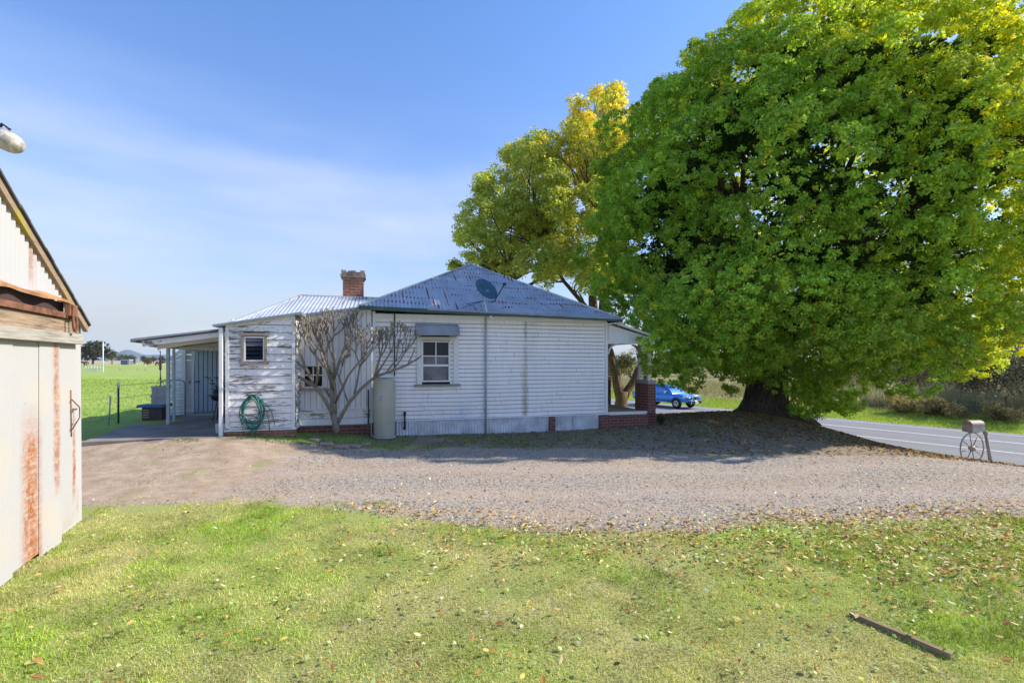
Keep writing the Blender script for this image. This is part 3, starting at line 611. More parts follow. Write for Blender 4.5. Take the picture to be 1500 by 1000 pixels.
k.face([(-10.12, BF - 0.12, 2.76), (-8.30, BF - 0.12, 3.09), (-8.30, 0.25, 3.09), (-10.12, 0.25, 2.76)][::-1]); k.bar((-10.12, BF - 0.11, 2.78), (-8.30, BF - 0.11, 3.115), 0.02, 0.05); k.bar((-8.29, BF - 0.11, 3.11), (-8.29, 0.0, 3.11), 0.06, 0.06)
k.build('box_room_roof', plain('zinc_edge', (0.30, 0.34, 0.36), 0.5, 0.2), house)
k = MB(); a, b, z0, z1 = bh; m_ = (a + b) / 2
k.box((a - 0.01, BF - 0.02, (z0 + z1) / 2), (0.055, 0.07, z1 - z0 + .04)); k.box((b + 0.01, BF - 0.02, (z0 + z1) / 2), (0.055, 0.07, z1 - z0 + .04)); k.box((m_, BF - 0.022, z1 + 0.045), (b - a + 0.18, 0.08, 0.06)); k.box((m_, BF - 0.022, z0 - 0.035), (b - a + 0.16, 0.09, 0.05))
wf3 = k.build('window_frame', wood('raw_frame_timber', (0.17, 0.14, 0.12), (0.36, 0.31, 0.27), 2), house)
k = MB(); k.box((a + 0.03, BF - 0.015, (z0 + z1) / 2), (0.035, 0.03, z1 - z0)); k.box((b - 0.03, BF - 0.015, (z0 + z1) / 2), (0.035, 0.03, z1 - z0)); k.box((m_, BF - 0.015, z1 - 0.02), (b - a - 0.09, 0.03, 0.035)); k.box((m_, BF - 0.015, z0 + 0.02), (b - a - 0.09, 0.03, 0.035))
k.build('sash', M['trim'], wf3)
for i in range(5):
    k = MB(); k.box((m_, BF - 0.0, z0 + 0.1 + i * 0.1), (b - a - 0.1, 0.008, 0.095), Matrix.Rotation(math.radians(-25), 3, 'X')); k.build('louvre', M['glass'] if i < 3 else M['curtain'], wf3)
# patio awning
k = MB(); A0, A1, AV0, AV1 = -12.0, -9.93, -0.52, 4.6
za = lambda u: 2.45 + (u - A0) / (A1 - A0) * 0.27
corr(k, lambda s: (A0 + .25 - .6 * s, AV0 + s * (AV1 - AV0), za(A0)), lambda s: (A1, AV0 + s * (AV1 - AV0), za(A1)), 0, 50, 0.01, (-0.13, 0, 0.99))
k.build('awning_roof', M['roof2'], house)
k = MB()
k.face([(A0 + .35, AV0 + .02, za(A0) - .05), (A1, AV0 + .02, za(A1) - .05), (A1, AV1, za(A1) - .05), (A0 - .25, AV1, za(A0) - .05)]); k.build('awning_ceiling', M['shadewood'], house)
k = MB(); k.bar((A0 + 0.38, AV0 + 0.05, za(A0) - 0.075), (A1, AV0 + 0.05, za(A1) - 0.09), 0.04, 0.12); k.bar((A0 + .5, AV0 + 0.5, za(A0) - 0.14), (A1, AV0 + 0.5, za(A1) - 0.13), 0.05, 0.1)
k.bar((A0 + .3, 1.9, 2.33), (A1 + 0.1, 1.9, 2.33), 0.06, 0.07); k.bar((A0 + 0.4, AV0 + .4, 2.36), (A0 - 0.1, AV1, 2.36), 0.07, 0.09)
for vv in (1.0, 2.6, 3.6): k.bar((A0 + .2, vv, za(A0) - 0.1), (A1, vv, za(A1) - 0.1), 0.05, 0.08)
k.build('awning_beam', M['peel2'], house)
k = MB(); k.bar((A0 + 0.22, AV0 - 0.02, za(A0) - 0.01), (A0 - 0.38, AV1, za(A0) - 0.01), 0.09, 0.07); k.bar((A0 + .2, AV0 - .02, za(A0) + 0.015), (A1, AV0 - .02, za(A1) + .015), 0.02, 0.04); k.build('awning_gutter', M['guttergrey'], house)
for (pu, pv, w_, mm, zt) in ((-9.97, BF - 0.04, 0.075, 'bluedoor', 2.74), (-11.96, 1.9, 0.075, 'trim', 2.33), (-12.07, 2.6, 0.06, 'bluedoor', 2.33)):
    k = MB(); k.box((pu, pv, (zt + 0.1) / 2), (w_, w_, zt - 0.1)); k.build('awning_post', M['trim'] if pu > -10.5 else plain('pale_blue_post', (0.50, 0.57, 0.64), 0.5), house, 0.006)
# back wall of the patio with the blue plank door
BW = 4.6; k = MB()
def bw_u(xp): kk = (xp - 750) / 720; return (kk * (14.55 + BW * hc) - 2.81 + BW * hsn) / (hc - kk * hsn)
ua, ub, uc, ud, ue = bw_u(250), bw_u(272), bw_u(285), bw_u(325), bw_u(334)
boards(k, ua, ub, 0.15, 2.5, BW, 0.185, top=lambda u: 1.95 + (u - ua) / (ub - ua) * 0.42, gp_=.02)
boards(k, ub + 0.001, uc - 0.06, 0.15, 2.42, BW, 0.185, gp_=.02); boards(k, ud, ue, 0.15, 2.42, BW, 0.185, gp_=.02)
k.box(((ua + ue) / 2, BW + 1.0, 1.1), (ue - ua - 0.05, 1.8, 1.6)); k.box(((uc + ud) / 2 + 0.2, BW - 0.01, 2.38), (1.6, 0.03, 0.12)); k.box((uc - 0.03, BW - 0.03, 1.35), (0.06, 0.05, 2.0)); k.box((ud + 0.03, BW - 0.03, 1.35), (0.06, 0.05, 2.0))
k.build('patio_wall', M['trim'], house)
k = MB(); npl = 6
for i in range(npl):
    a = uc + 0.005 + (ud - uc - 0.01) * i / npl; b = uc + 0.005 + (ud - uc - 0.01) * (i + 1) / npl - 0.008; k.box(((a + b) / 2, BW - 0.02, 1.34), (b - a - .012, 0.03, 1.96))
dd = k.build('door', M['bluedoor'], house); k = MB(); k.box(((uc + ud) / 2, BW, 1.34), (ud - uc - 0.02, 0.02, 1.94)); k.build('door_ledge', M['kennel'], dd)
k = MB(); k.box((uc + 0.1, BW - 0.05, 1.33), (0.13, 0.03, 0.035)); k.build('door_latch', M['dark'], dd); k = MB(); k.box((uc - 0.12, BW - 0.03, 1.33), (0.03, 0.02, 0.07)); k.build('latch_keeper', M['dark'], dd)
k = MB(); k.box(((ub + ue) / 2 + 0.05, BW - 0.25, 0.24), (ue - ub, 0.5, 0.14)); k.build('step', plain('speckled_step', (0.52, 0.52, 0.52), 0.8, var=0.5, scale=20), house)
k = MB(); k.bar((ua - 0.1, BW - 0.08, 1.93), (ub, BW - 0.08, 2.42), 0.05, 0.1); k.bar((ub - .02, BW - .12, 0.2), (ub, BW - .12, 2.4), 0.1, 0.1, (0, 1, 0)); k.build('rake_board', M['peel2'], house)
k = MB(); sp_ = [(-12.55, -0.95), (-9.9, -0.82), (-9.9, 4.4), (-12.9, 4.4), (-12.9, 2.0)]; k.face([(a, b, 0.292) for a, b in sp_])
for (a, b), (c_, d_) in zip(sp_, sp_[1:] + sp_[:1]): k.face([(a, b, 0.1), (c_, d_, 0.1), (c_, d_, 0.292), (a, b, 0.292)])
sl0 = k.build('patio_slab', M['darkconc'], None); sl0.location = house.location; sl0.rotation_euler = house.rotation_euler; tag(sl0, kind='structure')
k = MB(); k.tube([(-10.0, 0.3, 2.7), (-10.0, 0.3, 3.02)], 0.04, 8); k.build('vent_pipe', M['trim'], house); k = MB(); k.tube([(-9.8, 0.6, 2.98), (-9.45, 0.7, 3.0)], 0.03, 6); k.build('overflow_spout', M['gutter'], house)
# little pipework between the two walls
k = MB(); k.tube([(-6.78, -0.07, 1.25), (-6.78, -0.07, 0.2)], 0.018, 6); k.tube([(-6.64, -0.08, 1.4), (-6.64, -0.08, 0.25), (-6.5, -0.2, 0.2)], 0.014, 6); k.build('water_pipe', M['dark'], house)

# satellite dish
sdish = empty('satellite_dish', HW(-3.56, -0.33, 3.12), TH, 'dark blue oval satellite dish on bent white arm at the roof edge', 'satellite dish')
k = MB(); k.tube([(0.02, -0.02, -0.05), (-0.06, 0.0, 0.12), (-0.16, 0.05, 0.25), (-0.2, 0.1, 0.55)], 0.02, 8); k.build('arm', M['trim'], sdish)
Md = Matrix.Rotation(math.radians(32), 3, 'Y') @ Matrix.Rotation(math.radians(-20), 3, 'Z') @ Matrix.Rotation(math.radians(62), 3, 'X') @ Matrix.Rotation(math.radians(-18), 3, 'Z')
Md = Vector((0.376, -0.755, 0.537)).to_track_quat('Z', 'Y').to_matrix() @ Matrix.Diagonal((1.1, 1.1, 1.0))
k = MB(); k.lathe([(0.001, 0.0), (0.1, 0.005), (0.2, 0.025), (0.31, 0.06), (0.315, 0.055), (0.2, 0.015), (0.1, -0.008), (0.001, -0.012)], (-0.18, 0.04, 0.78), 32, Md); k.build('reflector', M['dish'], sdish)
k = MB(); k.tube([(-0.06, 0.0, 0.47), (0.02, -0.1, 0.46), (0.22, -0.42, 0.86)], 0.014, 6); k.box((0.23, -0.43, 0.89), (0.07, 0.12, 0.06)); k.build('feed_arm', M['dark'], sdish)
k = MB(); k.tube([(-0.2, 0.1, 0.5), (-0.65, 0.3, 0.42)], 0.01, 6); k.tube([(-0.2, 0.1, 0.5), (-0.95, 0.25, 0.25)], 0.008, 6); k.build('stay_rod', M['dark'], sdish)

# water heater
hw = HW(-6.38, -0.36); hz_ = g(hw.x, hw.y)
wh_ = empty('water_heater', (hw.x, hw.y, hz_), TH, 'tall beige green hot water cylinder standing against the house wall', 'water heater')
k = MB(); k.lathe([(0, 0.06), (0.262, 0.06), (0.268, 0.08), (0.268, 1.44), (0.262, 1.47), (0.24, 1.5), (0.0, 1.52)], n=36); k.build('tank', M['heater'], wh_)
k = MB(); k.lathe([(0.0, 0.0), (0.29, 0.0), (0.29, 0.055), (0.0, 0.06)], n=24); k.build('base', M['conc'], wh_)
k = MB(); k.box((-0.1, -0.25, 1.03), (0.09, 0.03, 0.12)); k.build('cover_plate', M['guttergrey'], wh_)
k = MB(); k.tube([(-0.29, 0, 1.2), (-0.32, 0, 1.2), (-0.32, 0, 0.1), (-0.25, -0.2, 0.06), (-0.05, -0.33, 0.03)], 0.012, 6); k.tube([(-0.24, 0.0, 1.25), (-0.34, -0.02, 1.25)], 0.02, 6); k.build('overflow_pipe', M['steel'], wh_)

# hose on the box room
hp_ = HW(-9.30, BF - 0.06, 0)
hs_ = empty('garden_hose', (hp_.x, hp_.y, 0.5), TH, 'coiled green garden hose hanging on the peeling box room wall', 'hose')
k = MB(); k.tube([(-0.16, 0.0, 0.70), (-0.1, -0.07, 0.72), (0.12, -0.07, 0.72), (0.18, 0.0, 0.70)], 0.012, 6); k.tube([(-0.14, 0.02, 0.74), (0.0, -0.05, 0.78), (0.16, 0.02, 0.74)], 0.01, 6); k.build('hook', M['dark'], hs_)
k = MB()
for i in range(9):
    a_ = 0.22 + rnd.uniform(-0.05, 0.04); bt = -0.05 + rnd.uniform(-0.12, 0.16) + 0.02 * (i % 3); tp = 0.70 - 0.012 * (i % 4); dy = -0.03 - 0.014 * (i % 5); cx_ = rnd.uniform(-0.04, 0.04)
    pts = []
    for j in range(28):
        q = 2 * math.pi * j / 28; xx = cx_ + a_ * math.sin(q) * (0.75 + 0.35 * (0.5 - 0.5 * math.cos(q))); zz = (tp + bt) / 2 + (tp - bt) / 2 * math.cos(q)
        pts.append((xx + .03 * math.sin(2 * q + i), dy + rnd.uniform(-.004, .004), zz))
    k.tube(pts, 0.0115, 7, closed=True)
k.tube([(0.15, -0.05, 0.6), (0.3, -0.06, 0.3), (0.34, -0.07, 0.05), (0.35, -.08, -0.1)], 0.010, 6); k.tube([(0.17, -0.05, 0.62), (0.38, -0.05, 0.35), (0.46, -0.06, 0.02)], 0.009, 6); k.tube([(-0.1, -0.05, -0.02), (0.05, -0.1, -0.16), (0.2, -0.09, -0.2)], 0.0115, 6)
k.build('hose_coil', M['hose'], hs_)

# ------------------------------------------------------------------ foliage tools
def leafquads(cen, out, size, n_per, rad, cols, flat=0.35, aspect=0.45, droop=0.3, outw=0.7):
    """cen (N,3) clump centres; returns verts, faces, colours of n_per leaves per clump"""
    N = len(cen); T_ = N * n_per
    c = np.repeat(cen, n_per, 0); o = np.repeat(out, n_per, 0)
    d = rng.normal(size=(T_, 3)); d /= np.linalg.norm(d, axis=1, keepdims=True)
    rr = np.repeat(rad, n_per)[:, None] if np.ndim(rad) else rad
    r_ = rng.random((T_, 1)) ** (1 / 2.2)
    p = c + d * r_ * rr * np.array([1, 1, 0.75])
    nrm = d * 0.6 + o * outw + np.array([0, 0, flat]) + rng.normal(size=(T_, 3)) * 0.75; nrm /= np.linalg.norm(nrm, axis=1, keepdims=True)
    a = rng.normal(size=(T_, 3)) * 0.8 + d + np.array([0, 0, -droop]); a -= nrm * (a * nrm).sum(1, keepdims=True); a /= np.linalg.norm(a, axis=1, keepdims=True)
    b = np.cross(nrm, a); s = size * rng.uniform(0.65, 1.3, (T_, 1))
    V = np.stack([p - a * s * 0.5, p + b * s * aspect * 0.5 + a * s * .05, p + a * s * 0.5, p - b * s * aspect * 0.5 + a * s * .05], 1).reshape(-1, 3)
    F_ = np.arange(T_ * 4).reshape(-1, 4)
    return V, F_, p, r_[:, 0]
def palette(n_, cols, wts):
    cols = np.array(cols, float); idx = rng.choice(len(cols), n_, p=np.array(wts) / sum(wts)); c = cols[idx] * rng.uniform(0.75, 1.25, (n_, 1)); return c
def crown(name, lobes, nclump, per, size, cols, wts, parent, young_sunlit=None, rad=0.34, yup=0.0, fill=0.5, aspect=0.45, outw=0.7, flat=0.35, zb=0.25, cen=None):
    """lobes: (x,y,z,r) world; clumps spread on and in every lobe"""
    cs, os_, rs, lob = [], [], [], []
    tot = sum(l[3] ** 2 for l in lobes)
    for li, (lx, ly, lz, lr_) in enumerate(lobes):
        m = max(4, int(nclump * lr_ ** 2 / tot)); d = rng.normal(size=(m, 3)); d[:, 2] += zb
        if cen is not None: q_ = np.array([lx - cen[0], ly - cen[1], lz - cen[2]]); d += .75 * q_ / np.linalg.norm(q_)
        d /= np.linalg.norm(d, axis=1, keepdims=True)
        r_ = lr_ * (1 - fill * rng.random((m, 1)) ** 2.2); cs.append(np.array([lx, ly, lz]) + d * r_ * np.array([1, 1, 0.85])); os_.append(d); rs.append(np.full(m, rad) * rng.uniform(0.7, 1.3, m)); lob.append(np.full(m, li))
    cs = np.concatenate(cs); os_ = np.concatenate(os_); rs = np.concatenate(rs); lob = np.concatenate(lob)
    V, F_, p, rf_ = leafquads(cs, os_, size, per, rs, None, aspect=aspect, outw=outw, flat=flat)
    T_ = len(F_); col = palette(T_, cols, wts)
    lt_ = rng.uniform(0.88, 1.15, len(lobes))[lob]; ct = rng.uniform(0.88, 1.14, len(cs)) * lt_; col = col * np.repeat(ct, per)[:, None]
    if young_sunlit is not None:
        pr = rng.random(len(cs)) ; ym = np.repeat((pr < young_sunlit[3]).astype(float) * rng.uniform(.4, 1, len(cs)), per)[:, None]
        if len(young_sunlit) > 4:
            tx = np.repeat(cs, per, 0); sun_bias = np.clip(((tx - np.array(young_sunlit[4])) @ np.array(young_sunlit[5])), 0, 1)[:, None]; ym = np.clip(ym * 0.35 + ym * sun_bias + sun_bias * 0.75 * rng.random((T_, 1)), 0, 1)  # besides random young clumps, sunlight is painted as yellow towards one side
        col = col * (1 - ym) + np.array(young_sunlit[:3]) * ym * rng.uniform(0.75, 1.2, (T_, 1))
    return npmesh(name, V, F_, M['leaf'], np.repeat(col, 4, 0), parent)
def limbpath(p, q, bend=0.15, n_=7, sag=0.0):
    p = Vector(p); q = Vector(q); L = (q - p).length; o = Vector((rnd.uniform(-1, 1), rnd.uniform(-1, 1), rnd.uniform(-.3, .8))) * bend * L; pts = []
    for i in range(n_):
        t = i / (n_ - 1); pts.append(p.lerp(q, t) + o * math.sin(math.pi * t) * (1 - .3 * t) + Vector((rnd.uniform(-1, 1), rnd.uniform(-1, 1), 0)) * 0.02 * L)
    pts[0] = p; return pts

# ------------------------------------------------------------------ the big round tree
def big_tree():
    x0, y0 = TR; z0 = g(x0, y0)
    root = empty('camphor_tree', (x0, y0, z0 - 0.1), 0, 'huge round dense green tree with a flared dark trunk on the leafy mound', 'tree')
    cx, cy, cz = 11.3 - x0, 19.0 - y0, 7.6 - z0 + .1
    RX, RY, RZ = 7.8, 7.7, 7.5
    lobes = []; N = 740
    for i in range(N):
        zz = 1 - 2 * (i + 0.5) / N; ph = i * 2.39996; rr = math.sqrt(1 - zz * zz); d = Vector((rr * math.cos(ph), rr * math.sin(ph), zz)) + Vector((rnd.uniform(-1, 1), rnd.uniform(-1, 1), rnd.uniform(-1, 1))) * 0.06
        big = 0.055 * math.sin(5.1 * d.x + 6 * d.z + 1) * math.cos(5.2 * d.y + 4.3 * d.z + 1)
        f = rnd.uniform(0.83, 0.98) + big; p = Vector((cx + d.x * RX * f, cy + d.y * RY * f, cz + d.z * RZ * f))
        if p.z < 2.6:
            if rnd.random() < 0.45: continue
            p.z = 2.6 + rnd.uniform(-.5, .8); q = rnd.uniform(.75, 1.0); p.x = cx + (p.x - cx) * q; p.y = cy + (p.y - cy) * q
            if math.hypot(p.x, p.y) < 2.2: continue
        r_ = rnd.uniform(0.5, 0.9); wx, wy, wz = p.x + x0, p.y + y0, p.z + z0 - .1
        if wy < 21 and (wx - r_) / wy < .27 and wz - r_ < 2.0 + .09 * wy: continue      # the crown is cut back over the verandah
        lobes.append((p.x, p.y, p.z, r_))
    for (qx, qy, dy, r_) in ((1190, 545, -0.6, 1.1), (1215, 575, -.4, .8), (1175, 585, .6, .8), (1150, 560, -1.6, .6), (1200, 520, -2, 1.0), (1330, 545, -3.5, .95), (1290, 520, -3.5, 1.0), (1310, 560, -3.2, .5), (1420, 505, -1.5, 1.0), (1470, 490, 0, 1.0), (990, 500, -3.5, 1.0), (1020, 530, -3.2, .8), (965, 470, -3.5, .9), (1065, 530, 1.5, 0.8), (1110, 510, -3.5, 1.0), (1130, 540, -1.8, .6), (1095, 545, -.5, .5), (1250, 510, -3.9, .9), (1380, 480, -4.0, .9), (1240, 560, 1.0, 0.8), (962, 525, -4.2, .55), (985, 545, -3.6, .55), (955, 500, -4.9, .45), (962, 450, -5.2, .6), (1045, 500, -4.5, .9), (1160, 480, -5, .9), (1080, 470, -5.2, .9), (1010, 460, -4.8, .9), (1220, 465, -5.2, .9), (1300, 480, -5, .9), (1350, 510, -4, .8), (1140, 515, -4.2, .6), (1075, 560, .2, .5), (1010, 560, -2.6, .4), (960, 550, -3.6, .35),
                              (1180, 430, -5.8, .9), (1100, 420, -6, .9), (1260, 430, -5.8, .9), (1330, 440, -5.5, .9), (1030, 420, -5.5, .9), (1440, 530, -1, .6), (1400, 540, -2, .5)):
        p = px(qx, qy, y0 + dy); lobes.append((p.x - x0, p.y - y0, p.z - z0 + .1, r_))
    for i in range(26):
        p = px(rnd.uniform(1165, 1245), rnd.uniform(500, 600), y0 + rnd.uniform(-1.2, 1.6)); lobes.append((p.x - x0, p.y - y0, max(p.z - z0 + .1, .5), rnd.uniform(.4, .65)))
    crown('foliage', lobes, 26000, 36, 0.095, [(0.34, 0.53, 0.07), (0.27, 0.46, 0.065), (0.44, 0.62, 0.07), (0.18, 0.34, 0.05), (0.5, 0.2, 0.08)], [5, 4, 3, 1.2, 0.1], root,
          young_sunlit=(1.0, 0.92, 0.03, 0.10, (0.5, 0.0, 6.0), (0.19, 0.0, 0.15)), rad=0.155, fill=0.10, outw=1.2, flat=.55, zb=.3, cen=(cx, cy, cz), aspect=0.55)  # yellow gradient paints sunlight on the right and top of the crown
    # inner sparse foliage, dark leaf colour stands in for shade between the clumps
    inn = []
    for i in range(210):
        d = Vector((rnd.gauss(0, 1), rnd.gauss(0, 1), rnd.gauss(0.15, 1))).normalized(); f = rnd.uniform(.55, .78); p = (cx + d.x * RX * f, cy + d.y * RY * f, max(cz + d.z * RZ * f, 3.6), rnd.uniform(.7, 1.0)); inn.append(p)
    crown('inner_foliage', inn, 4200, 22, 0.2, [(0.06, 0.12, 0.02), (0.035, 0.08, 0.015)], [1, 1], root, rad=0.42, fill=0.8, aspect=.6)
    k = MB(); N_ = 28; prof = [(-0.3, 1.9), (0.0, 1.55), (0.15, 1.15), (0.35, 0.92), (0.7, 0.78), (1.2, 0.70), (1.8, 0.68), (2.5, 0.74), (3.2, 0.6)]
    b = len(k.v)
    for z_, r_ in prof:
        for j in range(N_):
            a = 2 * math.pi * j / N_; fl = max(0, 1 - z_ / 1.0); rr = r_ * (1 + 0.16 * math.sin(5 * a + 1) * (0.25 + fl) + 0.08 * math.sin(9 * a + z_) + .04 * math.sin(14 * a)); k.v.append((rr * math.cos(a) + .05 * z_, rr * math.sin(a), z_))
    for i in range(len(prof) - 1):
        for j in range(N_):
            l = (j + 1) % N_; k.f.append((b + i * N_ + j, b + i * N_ + l, b + (i + 1) * N_ + l, b + (i + 1) * N_ + j)); k.sm.append(True)
    k.build('trunk', M['bark'], root)
    k = MB()
    for i in range(9):
        a = i * 0.7 + .2; e = Vector((cx + math.cos(a) * RX * .62, cy + math.sin(a) * RY * .62, cz + rnd.uniform(-2.5, 5))); pts = limbpath((0.3 * math.cos(a), 0.3 * math.sin(a), 2.3), e, 0.12, 8)
        k.tube(pts, [0.32 - 0.25 * j / 7 for j in range(8)], 9)
        for l in sorted(lobes, key=lambda l: (Vector(l[:3]) - e).length)[:6]: k.tube(limbpath(pts[5], l[:3], 0.1, 5), [0.10, 0.08, 0.06, 0.045, 0.03], 6)
    k.build('limbs', M['bark'], root)
big_tree()
# ------------------------------------------------------------------ golden tree behind the house
def gold_tree():
    Y0 = 29.0; x0 = 6.3; z0 = g(x0, Y0)
    root = empty('golden_green_tree', (x0, Y0, z0 - 0.1), 0, 'tall open yellow green tree rising behind the house roof', 'tree')
    L = [(700, 288, 26), (700, 330, 28), (716, 352, 24), (735, 372, 26), (742, 312, 36), (745, 275, 30), (766, 240, 34), (800, 222, 32), (836, 205, 30), (858, 168, 26), (880, 152, 20), (905, 150, 22), (932, 178, 26), (885, 200, 38), (830, 250, 42), (790, 285, 42), (770, 330, 34),
         (832, 318, 36), (790, 362, 34), (850, 360, 34), (880, 270, 42), (915, 235, 36), (915, 315, 40), (888, 345, 30), (820, 385, 26), (776, 385, 18), (920, 390, 34), (690, 378, 13), (668, 388, 7), (745, 395, 14), (850, 400, 26), (905, 420, 26), (870, 395, 24), (800, 410, 16), (870, 300, 30), (760, 345, 26)]
    lobes = []
    for (a, b, r_) in L:
        for j in range(7):
            dy = rnd.uniform(-4.5, 4.5); p = px(a + rnd.uniform(-.75, .75) * r_, b + rnd.uniform(-.75, .75) * r_, Y0 + dy); lobes.append((p.x - x0, p.y - Y0, p.z - z0 + .1, r_ / 720 * Y0 * rnd.uniform(.34, .66)))
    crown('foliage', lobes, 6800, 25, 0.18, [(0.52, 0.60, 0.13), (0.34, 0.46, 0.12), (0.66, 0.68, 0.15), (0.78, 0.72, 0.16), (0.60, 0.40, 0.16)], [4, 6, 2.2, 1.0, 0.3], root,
          young_sunlit=(0.92, 0.76, 0.09, 0.30, (-1.0, 0, 9.0), (0.10, 0.02, 0.10)), rad=0.30, fill=0.25, flat=.8, zb=.4)  # yellow gradient towards the sun side is put into the leaf colour
    k = MB(); k.tube([(-0.1, 0, -.2), (0.0, 0, 0.3), (0.15, 0, 1.2), (0.2, 0, 1.8)], [0.55, 0.42, 0.36, 0.36], 12)
    A_ = limbpath((0.1, 0, 1.4), (-0.9, 0.3, 5.5), .05); k.tube(A_, [0.30 - .02 * i for i in range(7)], 10)
    B_ = limbpath((0.3, 0, 1.4), (1.6, 0.3, 3.8), .05); k.tube(B_, [0.26 - .02 * i for i in range(7)], 10)
    C_ = limbpath(A_[-1], (-1.1, 0, 11.5), .04, 8); k.tube(C_, [0.24 - .02 * i for i in range(8)], 9)
    D_ = limbpath(A_[-1], (-4.5, .5, 10.5), .06, 8); k.tube(D_, [0.18 - .017 * i for i in range(8)], 8)
    E_ = limbpath(B_[-1], (2.0, 0, 9.0), .05, 8); k.tube(E_, [0.17 - .017 * i for i in range(8)], 8)
    F_ = limbpath(A_[3], (-6.5, -.5, 8.2), .07, 8); k.tube(F_, [0.15 - .015 * i for i in range(8)], 8)
    src = A_[4:] + C_[2:] + D_[2:] + E_[2:] + F_[3:]
    for l in lobes:
        q = min(src, key=lambda s_: (s_ - Vector(l[:3])).length); k.tube(limbpath(q, l[:3], 0.12, 6), [0.075, 0.06, 0.05, 0.04, 0.03, 0.015], 5)
    k.build('trunk', M['bark2'], root)
    k = MB(); xx = 0.0
    p0 = px(873, 560, Y0 - 1) - Vector((x0, Y0, z0 - .1)); p1 = px(872, 400, Y0 - 1) - Vector((x0, Y0, z0 - .1)); k.tube(limbpath((p0.x, p0.y, 0), p1, .02), [0.36, 0.33, .31, .3, .28, .24, .2], 10)
    k.build('second_trunk', M['bark2'], root)
gold_tree()

